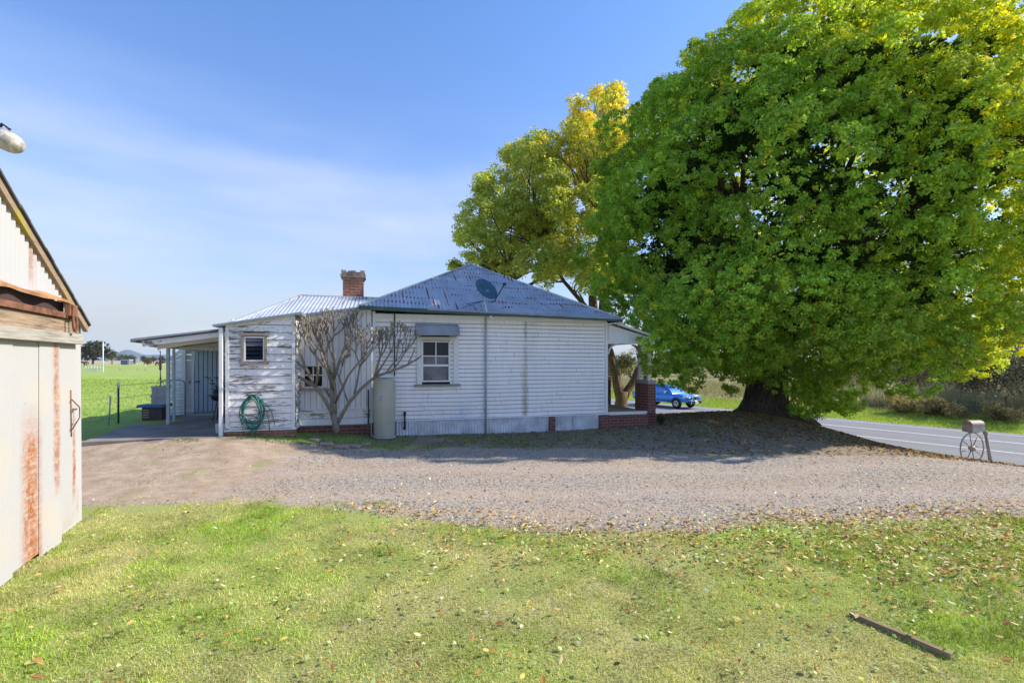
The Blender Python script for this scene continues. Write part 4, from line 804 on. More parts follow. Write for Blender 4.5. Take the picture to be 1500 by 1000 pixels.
# ------------------------------------------------------------------ frangipani
def frangipani():
    Yf = 12.1; bx = (493 - 750) / 720 * Yf; bz = g(bx, Yf)
    root = empty('frangipani_tree', (bx, Yf, bz), 0, 'leafless grey frangipani with forked upward branches beside the water heater', 'tree')
    k = MB(); tips = []
    def W(x_, y_, dy=0): p = px(x_, y_, Yf + dy); return p - Vector((bx, Yf, bz))
    def grow(p, d, L, r, depth):
        n_ = 4; pts = [p]; dd = d.normalized()
        for i in range(n_):
            dd = (dd + Vector((rnd.uniform(-.12, .12), rnd.uniform(-.12, .12), 0.13))).normalized(); pts.append(pts[-1] + dd * L / n_)
        k.tube(pts, [r - (r * 0.22) * i / n_ for i in range(n_ + 1)], 6)
        if depth == 0: tips.append((pts[-1], dd)); return
        m = 2 if rnd.random() < 0.8 else 3; a0 = rnd.uniform(0, 6.28)
        for i in range(m):
            a = a0 + i * 2 * math.pi / m + rnd.uniform(-.4, .4); u = dd.cross(Vector((0, 0, 1))); u = u.normalized() if u.length > .1 else Vector((1, 0, 0)); v = dd.cross(u)
            sp = rnd.uniform(0.38, 0.62); nd = dd * math.cos(sp) + (u * math.cos(a) + v * math.sin(a)) * math.sin(sp)
            grow(pts[-1], nd, L * rnd.uniform(0.62, 0.85), max(r * 0.86, .013), depth - 1)
    limbs = [([(493, 634, 0), (492, 622, 0), (488, 606, 0)], .085, .075, None),
             ([(488, 608, 0), (475, 584, -.05), (462, 566, -.1), (440, 553, -.15), (420, 546, -.2)], .05, .03, 2),
             ([(440, 554, -.15), (415, 535, -.3), (405, 515, -.4)], .028, .022, 2), ([(462, 568, -.1), (446, 535, -.2), (437, 508, -.3)], .035, .026, 2), ([(463, 567, -.1), (466, 540, -.3), (462, 515, -.4)], .032, .025, 2),
             ([(487, 606, 0), (486, 575, 0.05), (485, 548, 0.1), (476, 520, 0.1)], .052, .034, 3), ([(485, 548, .1), (464, 520, .4), (452, 500, .5)], .034, .026, 2), ([(485, 548, .1), (470, 530, -.2), (455, 512, -.4)], .03, .024, 2),
             ([(491, 606, 0), (491, 580, .05), (489, 556, .1), (497, 530, .15), (507, 512, .2)], .045, .03, 3), ([(489, 556, .1), (490, 525, -.2), (487, 500, -.3)], .034, .026, 2), ([(497, 530, .1), (512, 520, .5), (522, 505, .7)], .028, .023, 2),
             ([(493, 622, 0), (502, 605, 0), (511, 590, 0), (530, 568, 0), (549, 552, 0), (575, 543, -.05), (597, 534, -.1), (612, 525, -.1)], .05, .022, 0),
             ([(519, 577, 0), (524, 555, .1), (527, 536, .15)], .03, .024, 2), ([(549, 552, 0), (553, 535, .1), (557, 522, .15)], .036, .026, 2), ([(549, 552, 0), (562, 532, -.3), (572, 516, -.4)], .026, .02, 2), ([(510, 590, 0), (503, 570, .15), (497, 553, .2)], .022, .02, 2), ([(575, 543, 0), (586, 528, 0), (594, 515, 0)], .02, .018, 1), ([(597, 534, -.1), (603, 522, -.1), (606, 515, -.1)], .018, .015, 0),
             ([(424, 547, -.2), (402, 540, -.3), (386, 524, -.3)], .024, .018, 1), ([(446, 540, -.2), (424, 522, -.2), (412, 510, -.2)], .024, .018, 1), ([(486, 585, 0), (470, 560, .5), (452, 540, .8)], .03, .022, 2), ([(491, 590, 0), (510, 550, -.5), (530, 525, -.7)], .03, .022, 2), ([(488, 570, 0), (478, 540, -.6), (470, 515, -.9)], .03, .022, 2),
             ([(546, 556, 0), (566, 545, .3), (580, 528, .5)], .022, .02, 1), ([(527, 536, .15), (537, 524, 0), (546, 512, 0)], .024, .02, 1)]
    for pts, r0, r1, dep in limbs:
        P_ = [W(*q) for q in pts]; n_ = len(P_); k.tube(P_, [r0 + (r1 - r0) * i / (n_ - 1) for i in range(n_)], 9)
        if dep is not None and dep >= 0:
            d = (P_[-1] - P_[-2]).normalized()
            if dep == 0: grow(P_[-1], d, 0.12, r1, 0); continue
            for a in (-1, 1) if rnd.random() < 0.7 else (-1, 0.1, 1):
                grow(P_[-1], (d + Vector((a * 0.6, rnd.uniform(-.6, .6), 0.12))).normalized(), rnd.uniform(.24, .34), r1 * 0.78, dep + 1)
    k.build('trunk', M['frangi'], root)
    V_, F_, C_ = [], [], []
    for i, (p, d) in enumerate(rnd.sample(tips, 16)):
        for j in range(rnd.choice((1, 2, 3))):
            a = rnd.uniform(0, 6.28); o = Vector((math.cos(a), math.sin(a), rnd.uniform(.2, .9))).normalized(); sd_ = o.cross(Vector((0, 0, 1))).normalized(); L = rnd.uniform(.07, .15); b = len(V_)
            V_ += [p, p + o * L * .5 + sd_ * L * .2, p + o * L, p + o * L * .5 - sd_ * L * .2]; F_.append((b, b + 1, b + 2, b + 3)); C_ += [rnd.choice(((0.25, 0.42, 0.04), (0.4, 0.4, 0.04), (0.18, 0.36, 0.04)))] * 4
    npmesh('leaves', np.array([tuple(v) for v in V_]), np.array(F_), M['leaf'], np.array(C_), root)
frangipani()

# ------------------------------------------------------------------ the tin shed at left
SX, SY = -5.44, 6.19
shed = empty('tin_shed', (SX, SY, 0), math.atan2(-0.912, 0.411), 'weathered white corrugated iron shed with rust streaks and a sliding door', 'shed')
zr = lambda t: 2.42 + 0.567 * t if t < 2.45 else 2.42 + 0.567 * (4.9 - t)
k = MB(); corr(k, lambda s: (0.0 + s * 4.9 - .04, 0.0, -0.1), lambda s: (0.0 + s * 4.9, 0.0, min(zr(s * 4.9) - 0.02, 9)), 0, 50, 0.014, (0, 1, 0)); k.build('gable_wall', M['shed'], shed)
k = MB(); corr(k, lambda s: (-0.0, -s * 5, -0.1), lambda s: (-0.0, -s * 5, 2.5), 0, 50, 0.014, (-1, 0, 0)); corr(k, lambda s: (4.9, -s * 5, -0.1), lambda s: (4.9, -s * 5, 2.5), 0, 50, 0.014, (1, 0, 0))
k.face([(0, -5, -.1), (4.9, -5, -.1), (4.9, -5, 2.5), (2.45, -5, 3.93), (0, -5, 2.5)]); k.build('side_wall', M['shed'], shed)
# rust-stained top sheets beside the roof, set on the gable
k = MB(); corr(k, lambda s: (0.50 + s * 2.9, 0.035, 2.70), lambda s: (0.50 + s * 2.9, 0.035, max(2.71, zr(0.50 + s * 2.9) - 0.045)), 0, 34, 0.013, (0, 1, 0)); k.build('upper_sheet', shedmat('upper_sheet', [(1.38, 0.10, 2.7, 3.6, 0.7), (0.9, .05, 2.7, 3.2, .4)], (0.42, 0.425, 0.43)), shed)
k = MB()
ed = [0.42, 0.90, 1.33, 1.9, 2.5, 3.1]
for i in range(5):
    a, b = ed[i], ed[i + 1] + 0.03; o = 0.085 + 0.011 * (i % 2); bt = [0.09, 0.0, 0.05, 0.02, 0.02][i]
    corr(k, lambda s: (a + s * (b - a), o + 0.02 * (1 - s) * (i == 1), bt + .06 * (s < .15) * (i == 0)), lambda s: (a + s * (b - a), o, 2.2), 0, (b - a) / 0.036, 0.006, (0, 1, 0))
dr = k.build('sliding_door', M['sheddoor'], shed)
k = MB(); k.tube([(0.60, 0.10, 1.66), (0.60, 0.105, 1.12)], 0.007, 6); k.tube([(0.60, 0.11, 1.55), (0.50, 0.15, 1.45), (0.50, 0.15, 1.33), (0.60, 0.11, 1.2)], 0.007, 6); k.box((0.54, 0.12, 1.43), (0.1, 0.01, 0.02)); k.build('door_handle', M['rust'], dr)
k = MB(); k.box((0.43, 0.06, 1.40), (0.035, 0.05, 0.07)); k.build('door_latch', M['steel'], dr)
k = MB(); k.box((1.8, 0.10, 2.385), (2.7, 0.05, 0.155)); k.build('header_beam', M['brownwood'], shed, 0.004)
k = MB(); k.box((1.8, 0.135, 2.25), (2.76, 0.05, 0.115)); k.build('header_board', M['greywood'], shed, 0.004)
k = MB(); k.box((1.93, 0.15, 2.50), (2.7, 0.012, 0.06)); k.box((1.93, 0.12, 2.475), (2.7, 0.07, 0.01)); k.build('door_rail', M['rust'], shed)
k = MB(); k.box((1.95, 0.06, 2.59), (2.4, 0.05, 0.12)); k.build('rail_backing', plain('dark_brown_rail', (0.07, 0.04, 0.035), 0.8), shed)
k = MB(); NN = 40
for i in range(NN):
    a = 0.62 + 2.6 * i / NN; b = 0.62 + 2.6 * (i + 1) / NN; f = lambda t: (0.10 + 0.025 * math.sin(t * 9), 2.665 - 0.05 * max(0, 1 - (t - 0.62) / 0.2) + 0.012 * math.sin(t * 7))
    (ya, za_), (yb, zb_) = f(a), f(b)
    k.face([(a, 0.04, za_ + 0.05), (b, 0.04, zb_ + 0.05), (b, 0.06 + yb, zb_), (a, 0.06 + ya, za_)]); k.face([(a, 0.06 + ya, za_), (b, 0.06 + yb, zb_), (b, 0.06 + yb, zb_ - 0.03), (a, 0.06 + ya, za_ - 0.03)])
k.build('rail_hood', M['rustlight'], shed)
k = MB(); k.box((0.80, 0.19, 2.56), (0.12, 0.035, 0.13)); k.box((0.90, 0.17, 2.56), (0.03, 0.05, 0.13)); k.tube([(0.76, 0.20, 2.52), (0.755, 0.205, 2.38), (0.785, 0.205, 2.33), (0.825, 0.205, 2.33), (0.86, 0.205, 2.38), (0.86, 0.20, 2.52)], 0.014, 6)
k.build('door_hanger', M['rust'], shed, 0.004)
k = MB(); OV = 0.09
for (t0, t1) in ((-0.03, 2.45), (4.93, 2.45)):
    za0, zb0 = zr(t0) + 0.05, zr(t1) + 0.05; k.face([(t0, OV, za0), (t1, OV, zb0), (t1, -5.1, zb0), (t0, -5.1, za0)]); k.face([(t0, OV, za0 - .02), (t1, OV, zb0 - .02), (t1, -5.1, zb0 - .02), (t0, -5.1, za0 - .02)])
    n_ = 14
    for i in range(n_):                                            # lapped wavy sheet edge
        a = t0 + (t1 - t0) * i / n_; b = t0 + (t1 - t0) * (i + 1) / n_; k.box(((a + b) / 2, OV - .04, zr((a + b) / 2) + 0.05 + 0.006 * math.sin(i * 2.3)), (abs(b - a) * 1.22, 0.1, 0.022), Matrix.Rotation(-math.atan(0.574) * (1 if t0 < 1 else -1), 3, 'Y'))
k.build('roof', M['shedroof'], shed)
k = MB(); k.bar((-0.02, OV - 0.035, zr(-0.02) - 0.01), (2.45, OV - 0.035, zr(2.45) - 0.01), 0.045, 0.085); k.bar((4.92, OV - 0.035, zr(4.98) - 0.01), (2.45, OV - 0.035, zr(2.45) - 0.01), 0.045, 0.085); k.build('barge_board', M['barge'], shed)
# flood lamp on the shed gable
lp = px(8, 205, 4.1)
lamp = empty('flood_lamp', lp, 0.3, 'old grey domed lamp hanging from the top of the tin shed gable', 'lamp')
Ml = Matrix.Rotation(math.radians(-62), 3, 'Y')
Ml = Matrix.Rotation(math.radians(118), 3, 'Y')
k = MB(); k.lathe([(0.0, -0.16), (0.045, -0.15), (0.05, -0.10), (0.075, -0.06), (0.085, 0.0)], (0, 0, 0), 20, Ml); k.build('lamp_cap', plain('blotched_grey_cap', (0.42, 0.42, 0.40), 0.7, var=0.6, scale=18), lamp)
k = MB(); k.lathe([(0.084, 0.0), (0.082, 0.05), (0.07, 0.09), (0.05, 0.115), (0.0, 0.125)], (0, 0, 0), 20, Ml); k.build('lamp_glass', plain('mottled_lamp_glass', (0.52, 0.47, 0.40), 0.35, var=0.6, scale=22), lamp)
k = MB(); k.tube([(-0.06, 0.02, 0.07), (-0.06, 0.0, 0.16), (-0.2, -0.1, 0.22), (-0.5, -0.3, 0.2)], 0.014, 8); k.tube([(-0.085, 0, 0.03), (-0.02, 0, 0.13), (0.03, 0, 0.09)], 0.012, 6); k.build('bracket', M['dark'], lamp)

# ------------------------------------------------------------------ mailbox on a wagon wheel
mp_ = px(1424, 674, 15.7); mz = g(mp_.x, mp_.y)
mail = empty('wheel_letterbox', (mp_.x, mp_.y, mz), math.radians(14), 'grey domed letterbox mounted on an old spoked wagon wheel by the road', 'letterbox')
R_ = 0.50; k = MB(); ring = [(R_ * math.cos(q), 0, R_ + 0.02 + R_ * math.sin(q)) for q in [2 * math.pi * i / 48 for i in range(48)]]
k.tube(ring, 0.02, 8, closed=True); whl = k.build('wheel_rim', M['flange'], mail)
for i in range(8):
    a = i * math.pi / 4 + 0.22; k = MB(); k.tube([(0.07 * math.cos(a), 0, R_ + .02 + 0.07 * math.sin(a)), (0.485 * math.cos(a), 0, R_ + .02 + 0.485 * math.sin(a))], [0.018, 0.012], 7); k.build('spoke', M['flange'], mail)
k = MB(); k.lathe([(0.0, -0.09), (0.045, -0.09), (0.05, -0.05), (0.085, -0.04), (0.085, 0.04), (0.05, 0.05), (0.045, 0.09), (0.0, 0.09)], (0, 0, R_ + .02), 16, Matrix.Rotation(math.pi / 2, 3, 'X')); k.build('hub', M['flange'], mail)
k = MB(); bw = 0.15; prof = [(-bw, 0), (bw, 0), (bw, 0.2)] + [(bw * math.cos(q), 0.2 + 0.13 * math.sin(q)) for q in [math.pi * i / 12 for i in range(1, 12)]] + [(-bw, 0.2)]
k.prism(prof, -0.24, 0.30); bx_ = k.build('box', plain('grey_brown_letterbox', (0.42, 0.37, 0.35), 0.6, var=0.2), mail, 0.006); bx_.scale = (1.05, .88, 1.08); bx_.location = (0.02, 0, 2 * R_ + 0.05); bx_.rotation_euler = (0, 0, math.radians(-94))
k = MB(); k.prism([(x * 1.06, z) for x, z in prof[2:]], -0.255, 0.31); q = k.build('lid', plain('worn_lid', (0.34, 0.27, 0.24), 0.6), mail, 0.006); q.scale = (1.05, .88, 1.08); q.location = (0.02, 0, 2 * R_ + 0.06); q.rotation_euler = bx_.rotation_euler
k = MB(); k.box((0.02, 0, 2 * R_ + 0.045), (0.36, 0.16, 0.02), Matrix.Rotation(math.radians(-10), 3, 'Z')); k.build('mount', M['dark'], mail)
ps_ = px(1452, 676, 15.6); pz_ = g(ps_.x, ps_.y)
post = empty('leaning_post', (ps_.x, ps_.y, pz_ - .05), 0, 'leaning round timber post with rounded cap holding the letterbox wheel', 'post')
k = MB(); k.tube([(0.02, 0, 0), (-0.17, 0, 1.12)], [0.052, 0.045], 12); k.build('shaft', wood('silver_post', (0.27, 0.24, 0.21), (0.48, 0.44, 0.38), 2), post)
k = MB(); k.lathe([(0.0, 1.10), (0.05, 1.10), (0.065, 1.13), (0.062, 1.19), (0.035, 1.225), (0, 1.23)], (-0.18, 0, 0), 14); k.build('cap', M['greywood'], post)
k = MB()
for i in range(9): a = rnd.uniform(0, 6.28); q = rnd.uniform(0, .3); k.box((ps_.x + q * 1.3 * math.cos(a), ps_.y + q * math.sin(a) * .7, pz_ + 0.02), (0.22, 0.17, 0.11), Euler((rnd.random(), rnd.random(), rnd.random())).to_matrix(), 0.6)
tag(k.build('earth_mound', plain('bare_brown_earth', (0.20, 0.13, 0.085), 0.95, var=0.4), None, 0.03), 'small heap of brown earth around the foot of the leaning post', 'earth heap')

# ------------------------------------------------------------------ plank in the lawn
pa, pb = px(1246, 902, 3.86), px(1394, 962, 3.30)
pk = MB(); pk.bar((0, 0, 0.008), ((pb - pa).length * 1.0, 0, 0.014), 0.04, 0.05)
po = pk.build('timber_plank', M['plank'], None, 0.003); po.location = (pa.x, pa.y, 0.0); po.rotation_euler = (0, 0, math.atan2(pb.y - pa.y, pb.x - pa.x)); tag(po, 'short brown timber plank lying in the lawn among fallen leaves', 'plank')

# ------------------------------------------------------------------ blue pickup on the road
def pickup():
    cxw, cyw = RW(31.95, 24.6)
    car = empty('pickup_truck', (cxw, cyw, -1.58), math.atan2(-0.819, 0.574), 'blue dual cab utility with silver bull bar driving along the road', 'pickup truck')
    Wd = 0.92
    def loft(secs, name, m, bev=0.03):     # secs: list of (x, [(y,z)...]) with same count
        k = MB(); n_ = len(secs[0][1]); b = 0
        for x_, ring_ in secs:
            for (y_, z_) in ring_: k.v.append((x_, y_, z_))
        for i in range(len(secs) - 1):
            for j in range(n_):
                l = (j + 1) % n_; k.f.append((i * n_ + j, (i + 1) * n_ + j, (i + 1) * n_ + l, i * n_ + l)); k.sm.append(True)
        k.f.append(tuple(range(n_))); k.sm.append(False); k.f.append(tuple((len(secs) - 1) * n_ + j for j in range(n_ - 1, -1, -1))); k.sm.append(False)
        return k.build(name, m, car, bev)
    def ring_(w0, z0, z1, w1=None):        # lower body section
        w1 = w1 or w0 * 0.93
        return [(-w0 * .95, z0), (-w0, z0 + 0.12), (-w0, (z0 + z1) / 2), (-w1, z1), (w1, z1), (w0, (z0 + z1) / 2), (w0, z0 + 0.12), (w0 * .95, z0)]
    loft([(-2.60, ring_(.86, .55, 1.06)), (-2.52, ring_(.91, .5, 1.09)), (-1.0, ring_(.92, .5, 1.09)), (-0.98, ring_(.92, .42, 1.10)), (0.9, ring_(.92, .42, 1.08)), (1.0, ring_(.92, .5, 1.06)), (1.9, ring_(.90, .52, 1.05)), (2.42, ring_(.85, .5, 0.98)), (2.57, ring_(.74, .5, 0.86))], 'body', M['carpaint'], 0.03)
    cab = [(-1.02, [(-.84, 1.05), (-.80, 1.40), (-.68, 1.66), (.68, 1.66), (.80, 1.40), (.84, 1.05)]), (-0.8, [(-.85, 1.05), (-.79, 1.42), (-.66, 1.76), (.66, 1.76), (.79, 1.42), (.85, 1.05)]), (0.25, [(-.85, 1.05), (-.79, 1.42), (-.66, 1.77), (.66, 1.77), (.79, 1.42), (.85, 1.05)]),
           (0.75, [(-.85, 1.05), (-.80, 1.36), (-.70, 1.55), (.70, 1.55), (.80, 1.36), (.85, 1.05)]), (1.22, [(-.84, 1.02), (-.82, 1.06), (-.80, 1.08), (.80, 1.08), (.82, 1.06), (.84, 1.02)])]
    loft(cab, 'cab', M['carpaint'], 0.02)
    k = MB(); k.face([(0.36, -.63, 1.715), (0.36, .63, 1.715), (1.12, .74, 1.15), (1.12, -.74, 1.15)]); o = k.build('windscreen', M['carglass'], car); o.location = (0.02, 0, 0.02)
    for sgn in (-1, 1):
        for a, b, ta, tb in ((-0.72, -0.18, -0.66, -0.18), (-0.10, 0.78, -0.10, 0.32)):
            k = MB(); k.face([(a, sgn * .832, 1.13), (b, sgn * .832, 1.13), (b - .12 if b > 0 else b, sgn * .81, 1.38), (tb, sgn * .712, 1.66), (ta, sgn * .712, 1.66)]); k.build('side_window', M['carglass'], car)
        for x_ in (-1.55, 1.62):
            k = MB(); k.lathe([(0.20, -.11), (0.34, -.115), (0.375, -.08), (0.375, .08), (0.34, .115), (0.20, .11)], (x_, sgn * .83, .375), 24, Matrix.Rotation(math.pi / 2, 3, 'X')); wv = k.build('wheel', M['rubber'], car)
            k = MB(); k.lathe([(0.0, -.02), (0.06, -.02), (0.08, 0.0), (0.2, 0.01), (0.235, 0.0), (0.235, -.05)], (x_, sgn * .935, .375), 20, Matrix.Rotation(math.pi / 2 * (-sgn), 3, 'X')); k.build('rim', M['alloy'], wv)
            for j in range(6):
                a = j * math.pi / 3; k = MB(); k.box((x_ + .14 * math.cos(a + .5), sgn * .949, .375 + .14 * math.sin(a + .5)), (.10, .01, .045), Matrix.Rotation(-(a + .5), 3, 'Y')); k.build('wheel_slot', M['dark'], wv)
            k = MB(); arc = [(x_ + 0.47 * math.cos(q), sgn * .915, .40 + 0.45 * math.sin(q)) for q in [math.pi * i / 14 for i in range(15)]]
            k.tube(arc, 0.03, 6); k.build('wheel_arch', M['carpaint'], car)
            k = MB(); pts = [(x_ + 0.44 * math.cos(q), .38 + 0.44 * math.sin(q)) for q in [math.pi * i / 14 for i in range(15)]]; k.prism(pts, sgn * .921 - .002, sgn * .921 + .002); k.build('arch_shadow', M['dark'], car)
        k = MB(); k.box((0.72, sgn * .98, 1.20), (0.12, 0.2, 0.16)); k.build('mirror', M['chrome'], car, 0.03)
        k = MB(); k.box((2.30, sgn * .72, 0.90), (0.36, 0.26, 0.17), Matrix.Rotation(-0.35 * sgn, 3, 'Z')); k.build('headlight', M['lens'], car, 0.03)
        for hx_ in (-0.75, 0.0): k = MB(); k.box((hx_, sgn * .925, 1.0), (0.16, 0.03, 0.035)); k.build('door_handle', M['dark'], car)
        k = MB(); k.box((-0.12, sgn * .915, .45), (1.8, 0.08, 0.05)); k.build('side_step', M['steel'], car)
        k = MB(); k.box((-2.58, sgn * .80, 0.95), (0.06, 0.14, 0.26)); k.build('tail_light', plain('red_lens', (0.5, 0.02, 0.02), 0.2), car)
    k = MB(); k.box((2.56, 0, .80), (0.06, 0.86, 0.18)); gl = k.build('grille', M['dark'], car)
    k = MB()
    for a in (-0.28, 0.28): k.bar((2.61, a * 0.4, .70), (2.60, a, .90), 0.03, 0.05)
    k.bar((2.6, -.44, .9), (2.6, .44, .9), 0.03, 0.03); k.build('grille_bars', M['chrome'], gl)
    k = MB(); k.box((2.62, 0, .50), (0.18, 1.50, 0.20)); k.build('bumper', M['dark'], car, 0.04)
    k = MB(); k.tube([(2.70, -.62, .36), (2.74, -.60, .62), (2.70, -.40, .98), (2.70, .40, .98), (2.74, .60, .62), (2.70, .62, .36)], 0.035, 8); k.tube([(2.74, -.60, .62), (2.74, .60, .62)], .03, 8); k.build('bull_bar', M['chrome'], car)
    k = MB(); k.box((2.76, 0, .48), (0.01, 0.38, 0.11)); k.build('number_plate', plain('pale_plate', (0.65, 0.66, 0.6), 0.5), car)
    k = MB(); k.box((-1.8, 0, 1.095), (1.4, 1.5, 0.01)); k.build('tray_cover', M['dark'], car)
    k = MB(); k.box((-1.08, 0, 1.4), (0.05, 1.3, 0.05)); k.tube([(-1.15, -.7, 1.1), (-1.15, -.6, 1.6), (-1.15, .6, 1.6), (-1.15, .7, 1.1)], .03, 8); k.build('sports_bar', M['chrome'], car)
pickup()

# ------------------------------------------------------------------ patio things
def at_g(xp, yp, zg=0.28): Y_ = (H - zg) * 720 / (yp - 528); return Vector(((xp - 750) / 720 * Y_, Y_, zg))
kp = at_g(227, 616)
kp.x -= .12
kn = empty('kennel_box', (kp.x, kp.y + .2, g(kp.x, kp.y)), TH * .6, 'dark plum storage box with blue lid beside the patio gate', 'storage box')
kn.scale = (.84, .84, .92); k = MB(); k.box((0, 0, 0.2), (0.62, 0.5, 0.4)); k.build('body', M['kennel'], kn, 0.008)
k = MB(); k.box((-0.02, 0, 0.445), (0.86, 0.66, 0.09), None, 0.93); k.build('lid', M['bluelid'], kn, 0.01)
for i in range(4): k = MB(); k.box((-0.18, -0.256, 0.32 - i * 0.075), (0.18, 0.012, 0.022)); k.build('slat', M['cream'], kn)
def crate(loc, rz, label):
    root = empty('plastic_crate', loc, rz, label, 'crate', 'stacked grey crates')
    k = MB(); w_, d_, h_ = 0.36, 0.30, 0.26
    for sx in (-1, 1): k.box((sx * (w_ / 2 - .01), 0, h_ / 2), (0.018, d_, h_))
    for sy in (-1, 1): k.box((0, sy * (d_ / 2 - .01), h_ / 2), (w_ - .04, 0.018, h_))
    k.box((0, 0, 0.01), (w_ - .04, d_ - .04, 0.02)); k.build('body', M['plastic'], root, .004)
    k = MB(); k.box((0, -d_ / 2, h_ - .02), (w_ + .04, .03, .04)); k.box((0, d_ / 2, h_ - .02), (w_ + .04, .03, .04)); k.box((-w_ / 2, 0, h_ - .02), (.03, d_ - .03, .04)); k.box((w_ / 2, 0, h_ - .02), (.03, d_ - .03, .04))
    for i in range(9): k.box((-w_ / 2 + .04 + i * .035, -d_ / 2 - .003, h_ / 2 - .02), (.012, .012, h_ - .1))
    k.build('rim', M['plastic'], root)
    return root
kz = g(kp.x, kp.y)
crate((kp.x + 0.16, kp.y + .15, kz + 0.452), .35, 'lower grey crate standing on the blue lid')
crate((kp.x + 0.18, kp.y + .16, kz + 0.714), .25, 'upper grey crate, topmost of the stack')
gp = at_g(253, 613)
gate = empty('garden_gate', (gp.x, gp.y, g(gp.x, gp.y)), TH, 'grey tubular garden gate with wire mesh by the patio wall', 'gate')
k = MB(); w_, h_ = 0.64, 1.13
arch = [(-w_ / 2, 0, .08), (-w_ / 2, 0, h_ - .12), (-w_ / 2 + .04, 0, h_ - .03), (-w_ / 2 + .12, 0, h_), (w_ / 2 - .12, 0, h_), (w_ / 2 - .04, 0, h_ - .03), (w_ / 2, 0, h_ - .12), (w_ / 2, 0, .08)]
k.tube(arch, 0.018, 7); k.tube([arch[0], arch[-1]], 0.018, 7); k.build('frame', plain('grey_blue_tube', (0.20, 0.24, 0.28), 0.4), gate)
k = MB()
for i in range(1, 5): k.tube([(-w_ / 2 + w_ * i / 5, 0, .08), (-w_ / 2 + w_ * i / 5, 0, h_)], 0.005, 4)
for i in range(1, 11): k.tube([(-w_ / 2, 0, .08 + .09 * i), (w_ / 2, 0, .08 + .09 * i)], 0.005, 4)
k.build('mesh', M['steel'], gate)
mp2 = at_g(235, 606)
mast = empty('stayed_mast', (mp2.x, mp2.y, g(mp2.x, mp2.y)), 0, 'thin dark mast with two stays behind the crates', 'mast')
k = MB(); k.tube([(0, 0, 0), (0, 0, 2.05)], [0.02, .012], 6); k.tube([(0, 0, 2.0), (-.05, 0, 2.03), (-.06, 0, 2.1)], .008, 5); k.box((0, 0, 1.6), (0.05, .05, .35)); k.build('pole', M['dark'], mast)
k = MB(); k.tube([(0, 0, 1.2), (-.33, 0, .55)], .007, 5); k.tube([(0, 0, 1.2), (.16, .1, .75)], .007, 5); k.build('stay', M['dark'], mast)
# barbecue, palm, pot
bp = at_g(322, 617)
bbq = empty('kettle_barbecue', (bp.x, bp.y, g(bp.x, bp.y)), 0, 'black kettle barbecue on a stand beside the patio post', 'barbecue')
k = MB(); k.lathe([(0.0, .58), (0.12, .59), (0.21, .66), (0.235, .75), (0.235, .77), (0.2, .86), (0.1, .93), (0.0, .94)], n=20); k.build('kettle', M['black'], bbq)
k = MB()
for a in (0.3, 2.4, 4.5): k.tube([(.1 * math.cos(a), .1 * math.sin(a), .6), (.26 * math.cos(a), .26 * math.sin(a), 0)], .012, 6)
k.tube([(-.2, 0, .3), (.2, .05, .3)], .01, 5); k.build('legs', M['black'], bbq)
k = MB(); k.box((-.27, 0, .74), (.1, .12, .025)); k.box((0, 0, .96), (.08, .03, .03)); k.build('handle', M['black'], bbq)
pp_ = at_g(324, 611)
palm = empty('potted_palm', (pp_.x + .05, pp_.y, g(pp_.x, pp_.y)), 0, 'small dark potted palm standing behind the kettle barbecue', 'plant')
k = MB(); k.lathe([(0.0, 0), (.13, 0), (.17, .3), (.15, .3), (0.0, .27)], n=16); k.build('pot', M['kennel'], palm)
Vp, Fp, Cp = [], [], []
for i in range(13):
    a = i * 2.4; r1 = .22 + rnd.random() * .25; base_ = Vector((0, 0, .3)); top_ = 1.1 + rnd.random() * .5
    fr = [base_ + Vector((math.cos(a) * r1 * t ** 1.4, math.sin(a) * r1 * t ** 1.4, (top_ - .3) * (t - .28 * t ** 3))) for t in [j / 8 for j in range(9)]]
    for j in range(3, 9):
        for sgn in (-1, 1):
            p = fr[j]; d = (fr[j] - fr[j - 1]).normalized(); sd_ = d.cross(Vector((0, 0, 1))).normalized() * sgn; e = p + sd_ * .13 + d * .1 - Vector((0, 0, .04)); b = len(Vp); Vp += [p, p + d * .03, e, p - d * .01]; Fp.append((b, b + 1, b + 2, b + 3)); Cp += [(.04, .07, .025)] * 4
npmesh('fronds', np.array([tuple(v) for v in Vp]), np.array(Fp), M['leaf'], np.array(Cp), palm)
wp_ = at_g(322, 635)
pot = empty('white_planter', (wp_.x, wp_.y + .15, g(wp_.x, wp_.y)), .2, 'square white planter tub at the foot of the patio post', 'planter')
k = MB(); k.box((0, 0, .12), (.25, .25, .24), None, 1.1); k.build('tub', M['pot'], pot, .012)
k = MB(); k.box((0, 0, .235), (.24, .24, .02)); k.build('soil', plain('potting_soil', (0.12, .08, .06), .95), pot)

# stones around the frangipani
for i, (sx_, sy_, sz_) in enumerate(((462, 641, .26), (478, 644, .3), (500, 645, .32), (520, 643, .3), (536, 640, .24))):
    p = at_g(sx_, sy_, .22); k = MB(); k.box((0, 0, .03), (sz_, sz_ * .7, .07), None, .9)
    o = k.build('edging_stone', M['stone'], None, .02, 3); o.location = (p.x, p.y, g(p.x, p.y)); o.rotation_euler = (rnd.uniform(-.05, .05), rnd.uniform(-.05, .05), rnd.uniform(-.5, .5))
    tag(o, ('leftmost flat pinkish edging stone of the frangipani bed, near the box room', 'second flat edging stone from the left below the frangipani trunk', 'largest flat edging stone, in the middle in front of the frangipani', 'fourth flat edging stone from the left below the frangipani branches', 'smallest flat edging stone of the bed, next to the water heater')[i], 'stone', 'edging stones of the frangipani bed')

